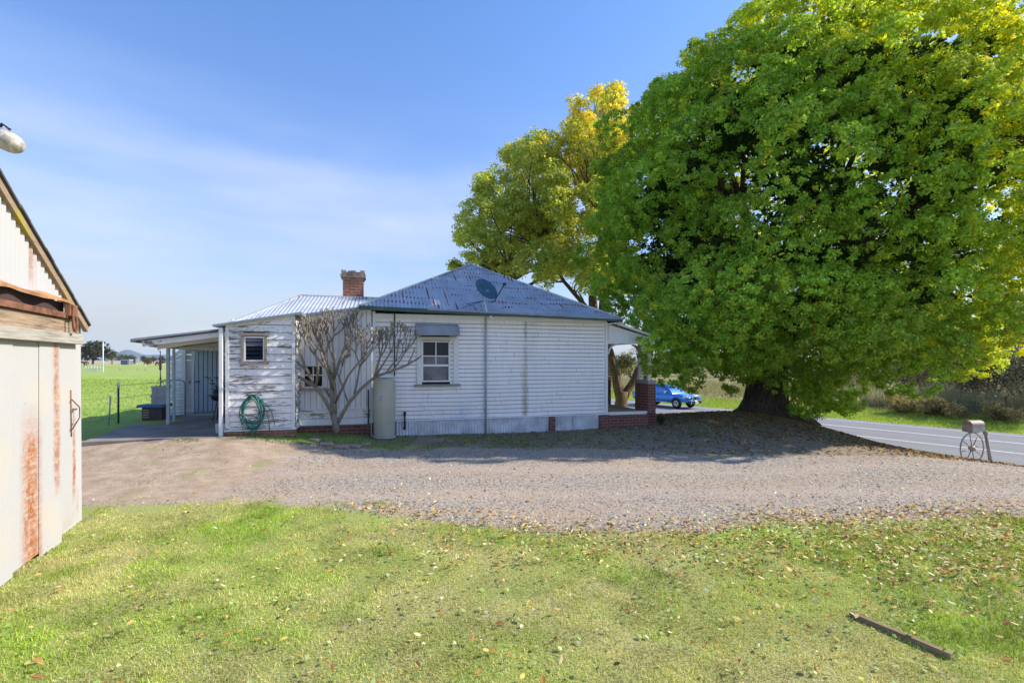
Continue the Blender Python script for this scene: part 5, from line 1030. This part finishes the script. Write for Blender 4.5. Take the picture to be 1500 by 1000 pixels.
# ------------------------------------------------------------------ left field: fence posts, pole, sign, far shed, horses, trees
def setpost(name, xp, yb, yt, lean, r_, m, label, cat, cap=None):
    p = at_g(xp, yb); L = (yb - yt) / 720 * p.y; root = empty(name, (p.x, p.y, g(p.x, p.y) - .05), 0, label, cat)
    k = MB(); k.tube([(0, 0, 0), (lean * L, 0, L + .05)], r_, 6); k.build('shaft', m, root)
    if cap: k = MB(); k.tube([(lean * L * .86, 0, L * .86 + .05), (lean * L * 1.002, 0, L + .06)], r_ * 1.15, 6); k.build('cap', cap, root)
    return root
setpost('star_picket', 173.5, 620, 560, -.0, .022, M['dark'], 'dark steel star picket with a white top in the paddock fence', 'fence post', M['trim'])
setpost('leaning_stake', 159, 623, 580, .06, .018, M['steel'], 'short pale leaning stake left of the star picket', 'stake')
def at_d(xp, Y_): x_ = (xp - 750) / 720 * Y_; return Vector((x_, Y_, g(x_, Y_)))
p = at_d(151, 75); root = empty('tall_pole', p, 0, 'tall thin white pole standing in the far paddock', 'pole'); k = MB(); k.tube([(0, 0, 0), (0, 0, 4.6)], [.075, .05], 6); k.build('shaft', M['trim'], root); k = MB(); k.tube([(0, 0, 4.6), (0, 0, 4.75)], .07, 6); k.build('cap', M['steel'], root)
p = at_d(201, 78); root = empty('paddock_sign', p, 0, 'small white sign board on a thin post in the far paddock', 'sign'); k = MB(); k.box((0, 0, 1.75), (.46, .03, .62)); k.build('board', plain('white_board', (.8, .8, .82), .5), root); k = MB(); k.tube([(0, .03, 0), (0, .03, 1.6)], .03, 6); k.build('post', M['steel'], root)
p = at_d(186, 210); root = empty('far_shed', p, 0, 'low blue grey farm shed in front of the distant trees', 'shed'); root.scale = (.45, .45, .7); k = MB(); k.box((0, 0, 1.4), (8, 5, 2.8)); k.build('wall', plain('blue_grey_wall', (.13, .17, .25), .7), root); k = MB(); k.box((0, 0, 2.95), (8.4, 5.4, .3), None, .9); k.build('roof', plain('pale_green_roof', (.42, .52, .5), .6), root); k = MB(); k.box((3.4, -2.6, 1.3), (1.6, .2, 2.4)); k.build('door', M['cream'], root)
# white rail yard and fences
p = at_d(138, 72); root = empty('white_rail_yard', p, 0, 'small white railed yard in the far paddock', 'fence'); 
for i in range(7): k = MB(); k.box((-1.3 + i * .43, 0, .45), (.09, .05, .9)); k.build('post', M['trim'], root)
k = MB()
for z_ in (.35, .7): k.box((0, .04, z_), (2.7, .03, .1))
k.build('rail', M['trim'], root)
def wire_fence(name, A, B, n_, h_, label, wires=3, r_=.03, mpost='steel'):
    root = empty(name, (A[0], A[1], g(A[0], A[1])), 0, label, 'fence')
    pr = None
    for i in range(n_):
        t = i / (n_ - 1); x_, y_ = A[0] + (B[0] - A[0]) * t, A[1] + (B[1] - A[1]) * t; z_ = g(x_, y_) - g(A[0], A[1]); k = MB(); k.tube([(0, 0, -.1), (0, 0, h_)], r_, 5); o = k.build('post', M[mpost], root); o.location = (x_ - A[0], y_ - A[1], z_)
        if pr is not None:
            for w_ in range(wires):
                zz = h_ * (w_ + 1) / (wires + .2); k2.tube([(pr[0], pr[1], pr[2] + zz), (x_ - A[0], y_ - A[1], z_ + zz)], .006, 4)
        else: k2 = MB()
        pr = (x_ - A[0], y_ - A[1], z_)
    k2.build('wire', M['steel'], root)
wire_fence('paddock_fence', (-95, 82), (-40, 82), 14, 1.2, 'long low wire fence crossing the green paddock', 4, .05)
wire_fence('boundary_fence', (-10.79, 13.45), (-14.2, 40), 6, 1.1, 'near wire fence running from the star picket into the paddock', 3, .018)
wire_fence('roadside_fence', RW(39.0, -14), RW(39.0, 40), 14, 1.15, 'rusty wire fence across the road behind the verge', 4, .045, 'rust')
def horse(xp, Y_, rz, label, cmat, sc=1.0, graze=True):
    p = at_d(xp, Y_); root = empty('horse', p, rz, label, 'horse', 'horses grazing in the far paddock'); root.scale = (sc,) * 3
    me = bpy.data.meshes.new('body'); vs = [(0, 0, 1.2), (.45, 0, 1.22), (.8, 0, 1.25), (-.45, 0, 1.24), (-.75, 0, 1.2)]; es = [(0, 1), (1, 2), (0, 3), (3, 4)]; rs = [.31, .30, .27, .29, .24]
    def chain(st, pts, rr):
        pv = st
        for q, r_ in zip(pts, rr): vs.append(q); es.append((pv, len(vs) - 1)); rs.append(r_); pv = len(vs) - 1
    if graze: chain(2, [(1.05, 0, 1.1), (1.3, 0, .75), (1.42, 0, .45), (1.3, 0, .15)], [.2, .15, .13, .07])
    else: chain(2, [(1.02, 0, 1.5), (1.2, 0, 1.8), (1.42, 0, 1.75), (1.62, 0, 1.6)], [.2, .13, .12, .07])
    for sy in (-1, 1):
        chain(2, [(.72, sy * .15, .85), (.74, sy * .15, .5), (.73, sy * .15, .08)], [.12, .075, .05]); chain(4, [(-.72, sy * .16, .85), (-.82, sy * .15, .52), (-.74, sy * .15, .08)], [.15, .075, .05])
    me.from_pydata(vs, es, []); me.materials.append(cmat); o = bpy.data.objects.new('body', me); C.objects.link(o); o.parent = root
    md = o.modifiers.new('s', 'SKIN'); o.modifiers.new('ss', 'SUBSURF').levels = 1
    for i, v in enumerate(me.skin_vertices[0].data): v.radius = (rs[i], rs[i])
    me.skin_vertices[0].data[0].use_root = True
    k = MB(); k.tube([(-.95, 0, 1.2), (-1.08, 0, .9), (-1.1, 0, .45)], [.05, .09, .03], 6); k.build('tail', M['dark'], root)
hm = plain('bay_coat', (.07, .035, .025), .7); hm2 = plain('chestnut_coat', (.17, .08, .045), .7)
horse(119.5, 150, 0.15, 'dark bay horse grazing left of the big far tree', hm)
horse(127, 190, 2.9, 'small brown horse farther back near the big far tree', hm2)
horse(231, 150, 2.6, 'chestnut horse grazing beyond the patio mast', hm2)
horse(240, 160, 0.4, 'dark horse grazing between the awning post and mast', hm)
def far_tree(xp, yb, yt, wpx, Y_, cols, label, grp='trees along the far edge of the paddock', nm='paddock_tree', nl=7, per=14, nc=170):
    p = at_d(xp, Y_); hgt = (yb - yt) / 720 * Y_; wd_ = wpx / 720 * Y_; root = empty(nm, p, 0, label, 'tree', grp)
    lobes = []
    for i in range(nl):
        a = rnd.uniform(0, 6.28); q = rnd.random() ** .5 * .34 * wd_; z_ = hgt * rnd.uniform(.38, .82) ; sc = 1 - .6 * abs(z_ / hgt - .5); lobes.append((q * math.cos(a) * sc * 1.2, q * math.sin(a) * sc, z_, wd_ * rnd.uniform(.17, .27)))
    lobes.append((0, 0, hgt * .8, wd_ * .22)); lobes.append((0, 0, hgt * .5, wd_ * .3))
    crown('crown', lobes, nc, per, wd_ * .055, cols, [3, 2, 1], root, rad=wd_ * .055, fill=.6, aspect=.6)
    k = MB(); k.tube([(0, 0, -.2), (0.05, 0, hgt * .3), (0, 0, hgt * .6)], [wd_ * .04, wd_ * .03, wd_ * .015], 7)
    for l in lobes[:5]: k.tube([(0, 0, hgt * .25), l[:3]], [wd_ * .02, wd_ * .008], 5)
    k.build('trunk', M['bark2'], root)
g1 = [(.07, .085, .045), (.10, .105, .055), (.045, .06, .035)]; g2 = [(.14, .14, .04), (.18, .15, .05), (.08, .09, .04)]; g3 = [(.05, .06, .055), (.075, .08, .07), (.04, .05, .045)]
far_tree(136, 532, 499, 40, 230, g1, 'large round olive tree, biggest of the distant paddock trees', nl=16, nc=500)
far_tree(164, 533, 512, 22, 235, g2, 'yellowish green tree right of the big far tree')
far_tree(112, 532, 519, 24, 240, g3, 'low grey tree at the left edge of the paddock view, by the shed')
far_tree(181, 531, 517, 18, 250, g1, 'dark bushy tree behind the low blue grey shed')
far_tree(194, 531, 518, 16, 260, g3, 'grey green tree behind the white paddock sign')
far_tree(211, 531, 519, 14, 260, g1, 'first dark tree right of the white paddock sign')
far_tree(225, 531, 519, 14, 265, g1, 'rounded dark tree left of the thin mast')
far_tree(238, 531, 520, 14, 265, g3, 'bluish dark tree seen between mast and awning post')
far_tree(217, 534, 525, 17, 210, g2, 'round light green bush in front of the far trees', nm='paddock_bush')
far_tree(194, 534, 527, 13, 215, [(.28, .24, .03), (.22, .2, .04), (.12, .13, .03)], 'yellow flowering bush beside the low blue grey shed', nm='paddock_bush')
# distant hill
k = MB(); Nh = 60; ridge = []
for i in range(Nh + 1):
    xp = 40 + i * 6; hpx = 14 * math.exp(-((xp - 186) / 22) ** 2) + 8 * math.exp(-((xp - 235) / 30) ** 2) + 3 * math.exp(-((xp - 120) / 60) ** 2) + 2.5 * math.exp(-((xp - 330) / 60) ** 2) + .5
    ridge.append((xp, hpx))
DH = 4200.
for (a, ha), (b, hb) in zip(ridge, ridge[1:]):
    A_, B_ = px(a, 528 - ha, DH), px(b, 528 - hb, DH); A2, B2 = Vector((A_.x * .85, A_.y * .85, 0)), Vector((B_.x * .85, B_.y * .85, 0)); A3, B3 = Vector((A_.x * 1.2, A_.y * 1.2, 0)), Vector((B_.x * 1.2, B_.y * 1.2, 0))
    k.face([A2, B2, B_, A_], True); k.face([A_, B_, B3, A3], True)
tag(k.build('hills', plain('forested_hill', (.07, .09, .07), .9, scale=.002)), kind='structure')

# ------------------------------------------------------------------ across the road: shrubs, hedge bank, weeds
def shrub(name, s_, t_s, wd_, hgt, cols, label, cat='shrub', grp=None, nc=260, per=18, ls=.12, stems=True):
    x_, y_ = RW(s_, t_s); root = empty(name, (x_, y_, g(x_, y_) - .05), 0, label, cat, grp)
    lobes = [(rnd.uniform(-.42, .42) * wd_, rnd.uniform(-.3, .3) * wd_, hgt * rnd.uniform(.25, .72), min(wd_, hgt) * rnd.uniform(.2, .32)) for _ in range(9)]
    crown('foliage', lobes, nc, per, ls, cols, [3, 2, 1], root, rad=.08 * (wd_ + hgt) / 2 + .1, fill=.7)
    k = MB()
    for l in lobes: k.tube(limbpath((rnd.uniform(-.1, .1), 0, 0), l[:3], .1, 5), [.07, .055, .04, .03, .015], 5)
    k.build('stems', M['bark2'], root)
dk = [(.12, .105, .09), (.07, .075, .055), (.20, .17, .14)]; og = [(.17, .20, .07), (.26, .26, .09), (.11, .14, .05)]; dry = [(.52, .40, .24), (.36, .30, .16), (.26, .27, .11)]; gy = [(.34, .32, .27), (.22, .22, .15), (.15, .17, .09)]
def s_at(xp, s_): kk = (xp - 750) / 720; Y_ = s_ / (.819 * kk + .574); return ST(kk * Y_, Y_)[1]
for (xp, s_, wd_, h_, cols, lab) in ((1395, 46, 5.5, 4.6, dk, 'dark brown leafless thicket left of the letterbox, behind the weeds'), (1450, 45, 6, 5.2, dk, 'tall dark thicket directly behind the letterbox across the road'), (1500, 43, 5.5, 5.0, dk, 'dark thicket at the right edge of the view'), (1345, 50, 5, 4.0, dk, 'low dark thicket below the right side of the big tree'),
                                 (1545, 41, 5, 5.2, gy, 'grey thicket past the right edge behind the road'), (1262, 47, 3.2, 3.0, gy, 'grey green bush right of the big tree trunk across the road'), (1235, 52, 3.5, 3.2, og, 'olive bush far behind the hanging foliage'), (1430, 56, 8, 7.5, dk, 'tallest dark tree mass far behind the letterbox')):
    shrub('roadside_thicket', s_, s_at(xp, s_), wd_, h_, cols, lab, grp='thickets across the road', nc=420, per=18, ls=.16)
for i, (xp, s_, wd_, h_) in enumerate(((1318, 37.9, 1.5, 1.35), (1335, 38.0, 1.6, 1.2), (1356, 37.8, 1.7, 1.05), (1378, 37.8, 1.5, 1.15), (1400, 37.7, 1.4, .95), (1462, 37.6, 1.4, 1.2), (1482, 37.6, 1.3, 1.0))):
    shrub('verge_bush', s_, s_at(xp, s_), wd_, h_, dry if i % 2 == 0 else [dry[0], og[0], (.22, .24, .06)], ('brown leftmost verge bush beside the wire fence gap', 'second verge bush from the left, mixed green and tan', 'third verge bush, wide and dry brown', 'fourth verge bush from the left, greenish', 'low brown verge bush just left of the letterbox', 'greenish verge bush right of the leaning post', 'dry brown rightmost verge bush')[i], 'bush', 'low bushes on the far verge', nc=160, per=16, ls=.1)
fp = RW(38.2, s_at(1253, 38.2)); root = empty('old_fence_post', (fp[0], fp[1], g(*fp)), 0, 'stout grey timber strainer post across the road right of the big trunk', 'fence post'); k = MB(); k.tube([(0, 0, -.1), (.02, 0, .95)], [.2, .17], 9); k.build('shaft', M['greywood'], root); k = MB(); k.tube([(.02, 0, .9), (.02, 0, .97)], [.18, .12], 9); k.build('top', M['greywood'], root)
for i, (xp, s_, wd_, h_, cols) in enumerate(((905, 62, 5, 4.5, g2), (925, 66, 6, 6, og), (960, 75, 7, 5, og), (1000, 82, 8, 5.5, g2), (1045, 90, 9, 6, og), (1085, 85, 7, 5, g1), (865, 70, 7, 7, og))):
    shrub('background_tree', s_, s_at(xp, s_), wd_, h_, cols, ('pale olive tree seen through the verandah, left one', 'olive tree seen between verandah posts and brick pier', 'olive tree just above the parked-looking utility roof', 'yellow green tree beyond the road right of the blue utility', 'broad olive tree far behind the hanging leaves', 'grey green tree far left of the big trunk', 'olive tree hidden behind the right end of the house')[i], 'tree', 'trees beyond the road', nc=260, per=16, ls=.3)
# small far buildings beyond the road
for i, (xp, Y_, w_, h_) in enumerate(((1040, 150, 12, 3.2), (1330, 120, 9, 3))):
    p = at_d(xp, Y_); root = empty('farm_building', p, .4, ('pale low farm building far beyond the blue utility', 'pale farm building hidden behind the right foliage')[i], 'building'); k = MB(); k.box((0, 0, h_ / 2), (w_, 6, h_)); k.build('wall', M['cream'], root); k = MB(); k.prism([(-w_ / 2 - .4, h_), (w_ / 2 + .4, h_), (w_ / 2 - 1, h_ + 1.3), (-w_ / 2 + 1, h_ + 1.3)], -3.3, 3.3); k.build('roof', plain('pale_farm_roof', (.7, .7, .72), .5), root)

hzm = bpy.data.materials.new('haze_air'); hzm.use_nodes = True; hn = hzm.node_tree.nodes; hn.remove(hn['Principled BSDF'])
pv = hn.new('ShaderNodeVolumePrincipled'); pv.inputs['Color'].default_value = (0.62, 0.78, 1.0, 1); pv.inputs['Density'].default_value = 0.00009; pv.inputs['Anisotropy'].default_value = 0.0
hzm.node_tree.links.new(pv.outputs[0], hn['Material Output'].inputs['Volume'])
k = MB(); k.box((0, 0, 60), (21000, 21000, 126)); tag(k.build('haze', hzm), kind='stuff')
# ------------------------------------------------------------------ scattered blades, leaves and pebbles
def lawn_front(x, y): a, b = edges(x, y); return a - y
def vnoise(x, y, f, seed):     # cheap smooth value noise
    r_ = np.random.default_rng(seed); T_ = r_.random((64, 64)); xf, yf = x * f, y * f; i, j = np.floor(xf).astype(int), np.floor(yf).astype(int); a, b = xf - i, yf - j; a, b = a * a * (3 - 2 * a), b * b * (3 - 2 * b)
    return (T_[i % 64, j % 64] * (1 - a) + T_[(i + 1) % 64, j % 64] * a) * (1 - b) + (T_[i % 64, (j + 1) % 64] * (1 - a) + T_[(i + 1) % 64, (j + 1) % 64] * a) * b
def blades(name, x, y, hgt, wdt, col, lean=0.9, label=None, cat=None):
    n_ = len(x); z = G(x, y); a = rng.random(n_) * 6.283; l = rng.random(n_) * lean; b = rng.random(n_) * 6.283
    dx, dy = np.cos(a) * l, np.sin(a) * l; h_ = hgt; sx, sy = np.cos(b) * wdt / 2, np.sin(b) * wdt / 2
    base = np.stack([x, y, z - .003], 1); S = np.stack([sx, sy, 0 * sx], 1); T_ = base + np.stack([dx * h_, dy * h_, h_ * np.sqrt(np.clip(1 - .5 * l * l, .15, 1))], 1)
    V = np.stack([base - S, base + S, T_], 1).reshape(-1, 3); o = npmesh(name, V, np.arange(3 * n_).reshape(-1, 3), M['blade'], np.repeat(col, 3, 0)); return tag(o, label, cat, kind='stuff')
def field_pts(n_, y0, y1, p=1.0, wx=1.15, x0=None, x1=None):
    u = rng.random(n_); y = (y0 ** p + u * (y1 ** p - y0 ** p)) ** (1 / p); x = (rng.random(n_) * 2 - 1) * (wx * y + .6) if x0 is None else x0 + rng.random(n_) * (x1 - x0); return x, y
# lawn
x, y = field_pts(500000, 2.1, 7.3, 1.0, 1.34)
d = lawn_front(x, y) + (vnoise(x, y, 1.6, 5) - .5) * 1.3 + (vnoise(x, y, 6, 6) - .5) * .6
inshed = ((x - SX) * .912 + (y - SY) * .411) < 0.02
keep = (d > rng.random(len(x)) * .5) & ~inshed; x, y = x[keep], y[keep]
gn = vnoise(x, y, .9, 11) * .55 + vnoise(x, y, 3.1, 12) * .45; gf = .25 + .34 * sm(1.8, 3.4, x) * sm(3.0, 3.8, y) + .26 * sm(-1.6, -3.4, x) + .06 * sm(6.0, 7, y)
gmix = np.clip((gn - (1 - gf)) * 4 + .5, 0, 1) * .85 + .08
isg = rng.random(len(x)) < gmix
straw = palette(len(x), [(.55, .50, .21), (.47, .45, .15), (.63, .57, .32), (.33, .33, .09)], [4, 3, 1.6, 2]); grn = palette(len(x), [(.27, .41, .05), (.36, .47, .07), (.20, .32, .04), (.42, .48, .10)], [4, 3, 2, 2])
colr = np.where(isg[:, None], grn, straw)
tuft = vnoise(x, y, 7, 91) * vnoise(x, y, 2.3, 92); colr = colr * (.72 + .75 * vnoise(x, y, 4.5, 93))[:, None]
blades('lawn_grass', x, y, rng.uniform(.012, .034, len(x)) * (1 + .5 * gmix) * (.75 + .7 * tuft), .0055 + .001 * y / 3, colr, 1.3, 'short straw and green lawn grass in the foreground', 'grass')
# clover-like pale broad leaves
x, y = field_pts(900, 2.3, 6.2, 1.0); keep = (lawn_front(x, y) > .3); x, y = x[keep], y[keep]
def flatleaves(name, x, y, size, col, tilt=.5, aspect=.55, lift=.012, label=None, cat=None, pts=6):
    n_ = len(x); z = G(x, y) + lift * (0.4 + rng.random(n_)); a = rng.random(n_) * 6.283; nr = np.stack([rng.normal(size=n_) * tilt, rng.normal(size=n_) * tilt, np.ones(n_)], 1); nr /= np.linalg.norm(nr, axis=1, keepdims=True)
    A_ = np.stack([np.cos(a), np.sin(a), 0 * a], 1); A_ -= nr * (A_ * nr).sum(1, keepdims=True); A_ /= np.linalg.norm(A_, axis=1, keepdims=True); B_ = np.cross(nr, A_); c0 = np.stack([x, y, z], 1); s = np.asarray(size).reshape(-1, 1) * np.ones((n_, 1))
    cup = rng.uniform(-.22, .3, (n_, 1)); V = []
    for (u, v, w_) in ((-.5, 0, 0.0), (-.2, .42, 1), (.18, .40, 1), (.5, 0, .3), (.18, -.40, 1), (-.2, -.42, 1)): V.append(c0 + A_ * s * u + B_ * s * v * aspect + nr * s * w_ * cup)
    V = np.stack(V, 1).reshape(-1, 3); b = np.arange(n_)[:, None] * 6; F_ = np.concatenate([b + np.array([[0, 1, 2, 3]]), b + np.array([[0, 3, 4, 5]])], 0)
    o = npmesh(name, V, F_, M['litter'], np.repeat(col, 6, 0)); return tag(o, label, cat, kind='stuff')
flatleaves('clover', x, y, rng.uniform(.018, .045, len(x)), palette(len(x), [(.36, .44, .18), (.26, .38, .10), (.46, .50, .30), (.22, .30, .08)], [3, 3, 1, 2]), .35, .95, .03, 'pale green broad leaved lawn weeds', 'lawn weed')
# fallen leaves
lx, ly, lw = [], [], []
x, y = field_pts(38000, 2.3, 8.0, 1.0); dens = .035 + 1.7 * sm(1.0, 4.5, x) * sm(3.4, 5.2, y) * (.2 + 1.6 * vnoise(x, y, 1.2, 3) * vnoise(x, y, 3.1, 44)) + .35 * sm(-2.5, 0, x) * sm(4.2, 5.4, y); ee_ = edges(x, y)[0]; dens = dens * sm(.75, -.1, y - ee_); keep = rng.random(len(x)) < np.clip(dens, 0, 1) * .8; lx.append(x[keep]); ly.append(y[keep])
x, y = field_pts(12000, 5.4, 10.5, 1.0); e0_, e1_ = edges(x, y); dens = .07 + 2.6 * np.exp(-((y - e0_ - .12) / .26) ** 2) * sm(-3, -1.4, x) * (.4 + .9 * np.exp(-((x + .3) / 1.6) ** 2)) + .5 * np.exp(-((x + 1.4) / 1.0) ** 2 - ((y - 7.2) / .8) ** 2); keep = rng.random(len(x)) < dens * vnoise(x, y, 1.5, 31); lx.append(x[keep]); ly.append(y[keep])
lx = np.concatenate(lx); ly = np.concatenate(ly); keep = ((lx - SX) * .912 + (ly - SY) * .411) > 0.05; lx, ly = lx[keep], ly[keep]
flatleaves('fallen_leaves', lx, ly, rng.uniform(.03, .07, len(lx)), palette(len(lx), [(.52, .33, .10), (.40, .20, .05), (.62, .50, .24), (.30, .13, .05), (.70, .62, .40), (.45, .42, .10)], [3, 2.4, 2.6, 1.6, 1.4, 2]), .32, .5, .055, 'fallen brown and yellow leaves over lawn and drive', 'fallen leaves')
x, y = field_pts(60000, 9.6, 24, 1.0, x0=-2, x1=19); s2, t2 = ST(x, y); e0_, e1_ = edges(x, y); dt = np.hypot(x - TR[0], y - TR[1])
inhouse = (((x - 2.81) * hc + (y - 14.55) * hsn) < 1.7) & ((-(x - 2.81) * hsn + (y - 14.55) * hc) > -.08)
keep = (s2 < 23.4) & (y > e1_ - .2) & ~inhouse & (rng.random(len(x)) < np.clip(.9 * np.exp(-(dt / 7.5) ** 2) + .12 + .4 * sm(7.5, 10, x) * (y < 15), 0, 1) * (.4 + vnoise(x, y, 1.1, 9))); x, y = x[keep], y[keep]
flatleaves('leaf_litter', x, y, rng.uniform(.05, .10, len(x)), palette(len(x), [(.30, .19, .08), (.20, .11, .05), (.48, .36, .17), (.12, .07, .04), (.55, .30, .08)], [3, 3, 2, 2, 1]), .35, .5, .02, 'leaf litter on the mound under the big tree', 'leaf litter')
# pebbles
x, y = field_pts(60000, 5.6, 11.2, 1.0); e0_, e1_ = edges(x, y); keep = (y > e0_ - .1) & (y < e1_ + .2) & (rng.random(len(x)) < .2 + .6 * sm(-5, -2.5, x) * (.3 + 1.2 * vnoise(x, y * 2.2, .7, 55))); x, y = x[keep], y[keep]; n_ = len(x); z = G(x, y)
oc = np.array([(1, 0, 0), (0, 1, 0), (-1, 0, 0), (0, -1, 0), (0, 0, 1)], float); of = np.array([(0, 1, 4), (1, 2, 4), (2, 3, 4), (3, 0, 4)])
s = rng.uniform(.004, .015, (n_, 1, 1)) * (1 + 1.3 * (rng.random((n_, 1, 1)) < .03)); a = rng.random(n_) * 6.283; ca, sa = np.cos(a), np.sin(a); O_ = oc[None] * s * rng.uniform(.6, 1.3, (n_, 5, 3)) * np.array([1, 1, .7]); XR = O_[..., 0] * ca[:, None] - O_[..., 1] * sa[:, None]; YR = O_[..., 0] * sa[:, None] + O_[..., 1] * ca[:, None]
V = np.stack([XR + x[:, None], YR + y[:, None], O_[..., 2] + z[:, None] + .002], -1).reshape(-1, 3); F_ = (np.arange(n_)[:, None, None] * 5 + of[None]).reshape(-1, 3)
tag(npmesh('gravel_stones', V, F_, M['pebble'], np.repeat(palette(n_, [(.39, .345, .29), (.26, .235, .20), (.50, .44, .37), (.145, .135, .125), (.41, .325, .24)], [4, 3, 2, 1, 2]), 5, 0)), 'loose grey and brown stones of the drive', 'gravel', kind='stuff')
# shady green strip along the house, paddock edge and verges
x, y = field_pts(55000, 9.8, 14.5, 1.0, x0=-9.5, x1=5.5); u_ = (x - 2.81) * hc + (y - 14.55) * hsn; v_ = -(x - 2.81) * hsn + (y - 14.55) * hc; e0_, e1_ = edges(x, y)
inb = (v_ > -.08) | ((u_ > -9.95) & (u_ < -8.35) & (v_ > -.8)) | ((u_ < -9.9) & (v_ > -1.0)); keep = ~inb & (y > e1_ - .15 + (vnoise(x, y, 2, 8) - .5) * .9) & (rng.random(len(x)) < .15 + .85 * sm(3.5, -1.5, x)) & (vnoise(x, y, 1.3, 77) > .25); x, y = x[keep], y[keep]
blades('shade_grass', x, y, rng.uniform(.03, .075, len(x)), .011, palette(len(x), [(.12, .20, .05), (.18, .26, .07), (.27, .26, .14)], [3, 2, 1.5]), 1.0, 'thin green grass growing along the foot of the house', 'grass')
x, y = field_pts(60000, 12.3, 45, .6, x0=-45, x1=-9); keep = (x > -1.0 * y) & (x < -.62 * y - .8) & ~(((-(x - 2.81) * hsn + (y - 14.55) * hc) > -1.2) & (((x - 2.81) * hc + (y - 14.55) * hsn) > -14)); x, y = x[keep], y[keep]
blades('paddock_grass', x, y, rng.uniform(.02, .06, len(x)) * (1 + y / 40), .012 + y * .0007, palette(len(x), [(.24, .39, .05), (.34, .45, .07), (.44, .46, .16), (.17, .28, .04)], [4, 3, 2, 2]), .9, 'bright green paddock grass beyond the patio', 'grass')
def strip(n_, s0, s1, t0, t1): ss = s0 + rng.random(n_) * (s1 - s0); tt = t0 + rng.random(n_) * (t1 - t0); return .819 * ss - .574 * tt, .574 * ss + .819 * tt
x, y = strip(50000, 34.1, 38.5, -12, 45); blades('verge_grass', x, y, rng.uniform(.06, .2, len(x)), .03, palette(len(x), [(.36, .48, .05), (.44, .52, .08), (.24, .36, .05)], [3, 2, 1]), .8, 'bright green grass on the far road verge', 'grass')
x, y = strip(60000, 38.2, 58, -14, 60); dn = vnoise(x, y, .35, 21); hw_ = rng.uniform(.35, .85, len(x)) * (.5 + dn) * (1 - .55 * sm(18, 14, ST(x, y)[1])); keep = rng.random(len(x)) < .1 + 1.1 * dn * vnoise(x, y, 1.1, 23) * 1.4; x, y, hw_ = x[keep], y[keep], hw_[keep]
blades('dry_weeds', x, y, hw_, .045, palette(len(x), [(.42, .36, .20), (.30, .27, .14), (.20, .26, .07), (.50, .44, .30), (.38, .27, .17)], [3, 3, 4, 2, 1]), 1.0, 'tall dry weeds and rushes beyond the far verge', 'weeds')
x, y = strip(20000, 39.4, 44.5, -2, 15); blades('dead_stems', x, y, rng.uniform(.4, 1.9, len(x)) * (.25 + 1.1 * vnoise(x, y, .6, 71)), .03, palette(len(x), [(.48, .43, .32), (.34, .30, .22), (.22, .30, .10), (.56, .50, .38)], [3, 2, 3, 2]), .75, 'pale dead stems standing in front of the dark thicket', 'weeds')
x, y = strip(9000, 23.0, 24.0, 3, 40); s2, t2 = ST(x, y); blades('kerb_grass', x, y, rng.uniform(.03, .09, len(x)), .02, palette(len(x), [(.30, .30, .08), (.38, .32, .12), (.22, .28, .06)], [2, 2, 2]), .9, 'yellowish grass fringe along the near road edge', 'grass')
x, y = strip(9000, 12.5, 23.4, 8, 22); uu_ = (x - 2.81) * hc + (y - 14.55) * hsn; keep = (uu_ > 1.9) & (np.hypot(x - TR[0], y - TR[1]) > 3.0); x, y = x[keep], y[keep]
blades('mound_grass', x, y, rng.uniform(.03, .08, len(x)), .018, palette(len(x), [(.34, .31, .12), (.24, .24, .10), (.38, .31, .17)], [2, 2, 2]), .9, 'thin yellow green grass between pier and road', 'grass')
# strappy plant by the brick pier
pp2 = HW(1.85, 0.05); root = empty('strappy_plant', (pp2.x, pp2.y, g(pp2.x, pp2.y)), 0, 'small dark strappy plant at the foot of the brick pier', 'plant')
V_, F_, C_ = [], [], []
for i in range(60):
    a = rnd.uniform(0, 6.28); L = rnd.uniform(.18, .38); o = Vector((math.cos(a), math.sin(a), 0)); s_ = Vector((-o.y, o.x, 0)) * .012; p0 = o * .04; p1 = p0 + o * L * .35 + Vector((0, 0, L * .75)); p2 = p0 + o * L * .9 + Vector((0, 0, L * .7)); b = len(V_); V_ += [p0 - s_, p0 + s_, p1 + s_, p1 - s_, p2]; F_ += [(b, b + 1, b + 2, b + 3), (b + 3, b + 2, b + 4, b + 4)]; C_ += [(.05, .09, .03)] * 5
me = bpy.data.meshes.new('leaves'); me.from_pydata([tuple(v) for v in V_], [], [f if f[2] != f[3] else f[:3] for f in F_]); ca_ = me.color_attributes.new('col', 'FLOAT_COLOR', 'POINT'); ca_.data.foreach_set('color', np.array([(*c_, 1) for c_ in C_], np.float32).ravel()); me.materials.append(M['leaf']); o = bpy.data.objects.new('leaves', me); C.objects.link(o); o.parent = root
k = MB(); k.tube([(0, 0, -.02), (0, 0, .06)], .05, 8); k.build('crown_base', M['bark2'], root)
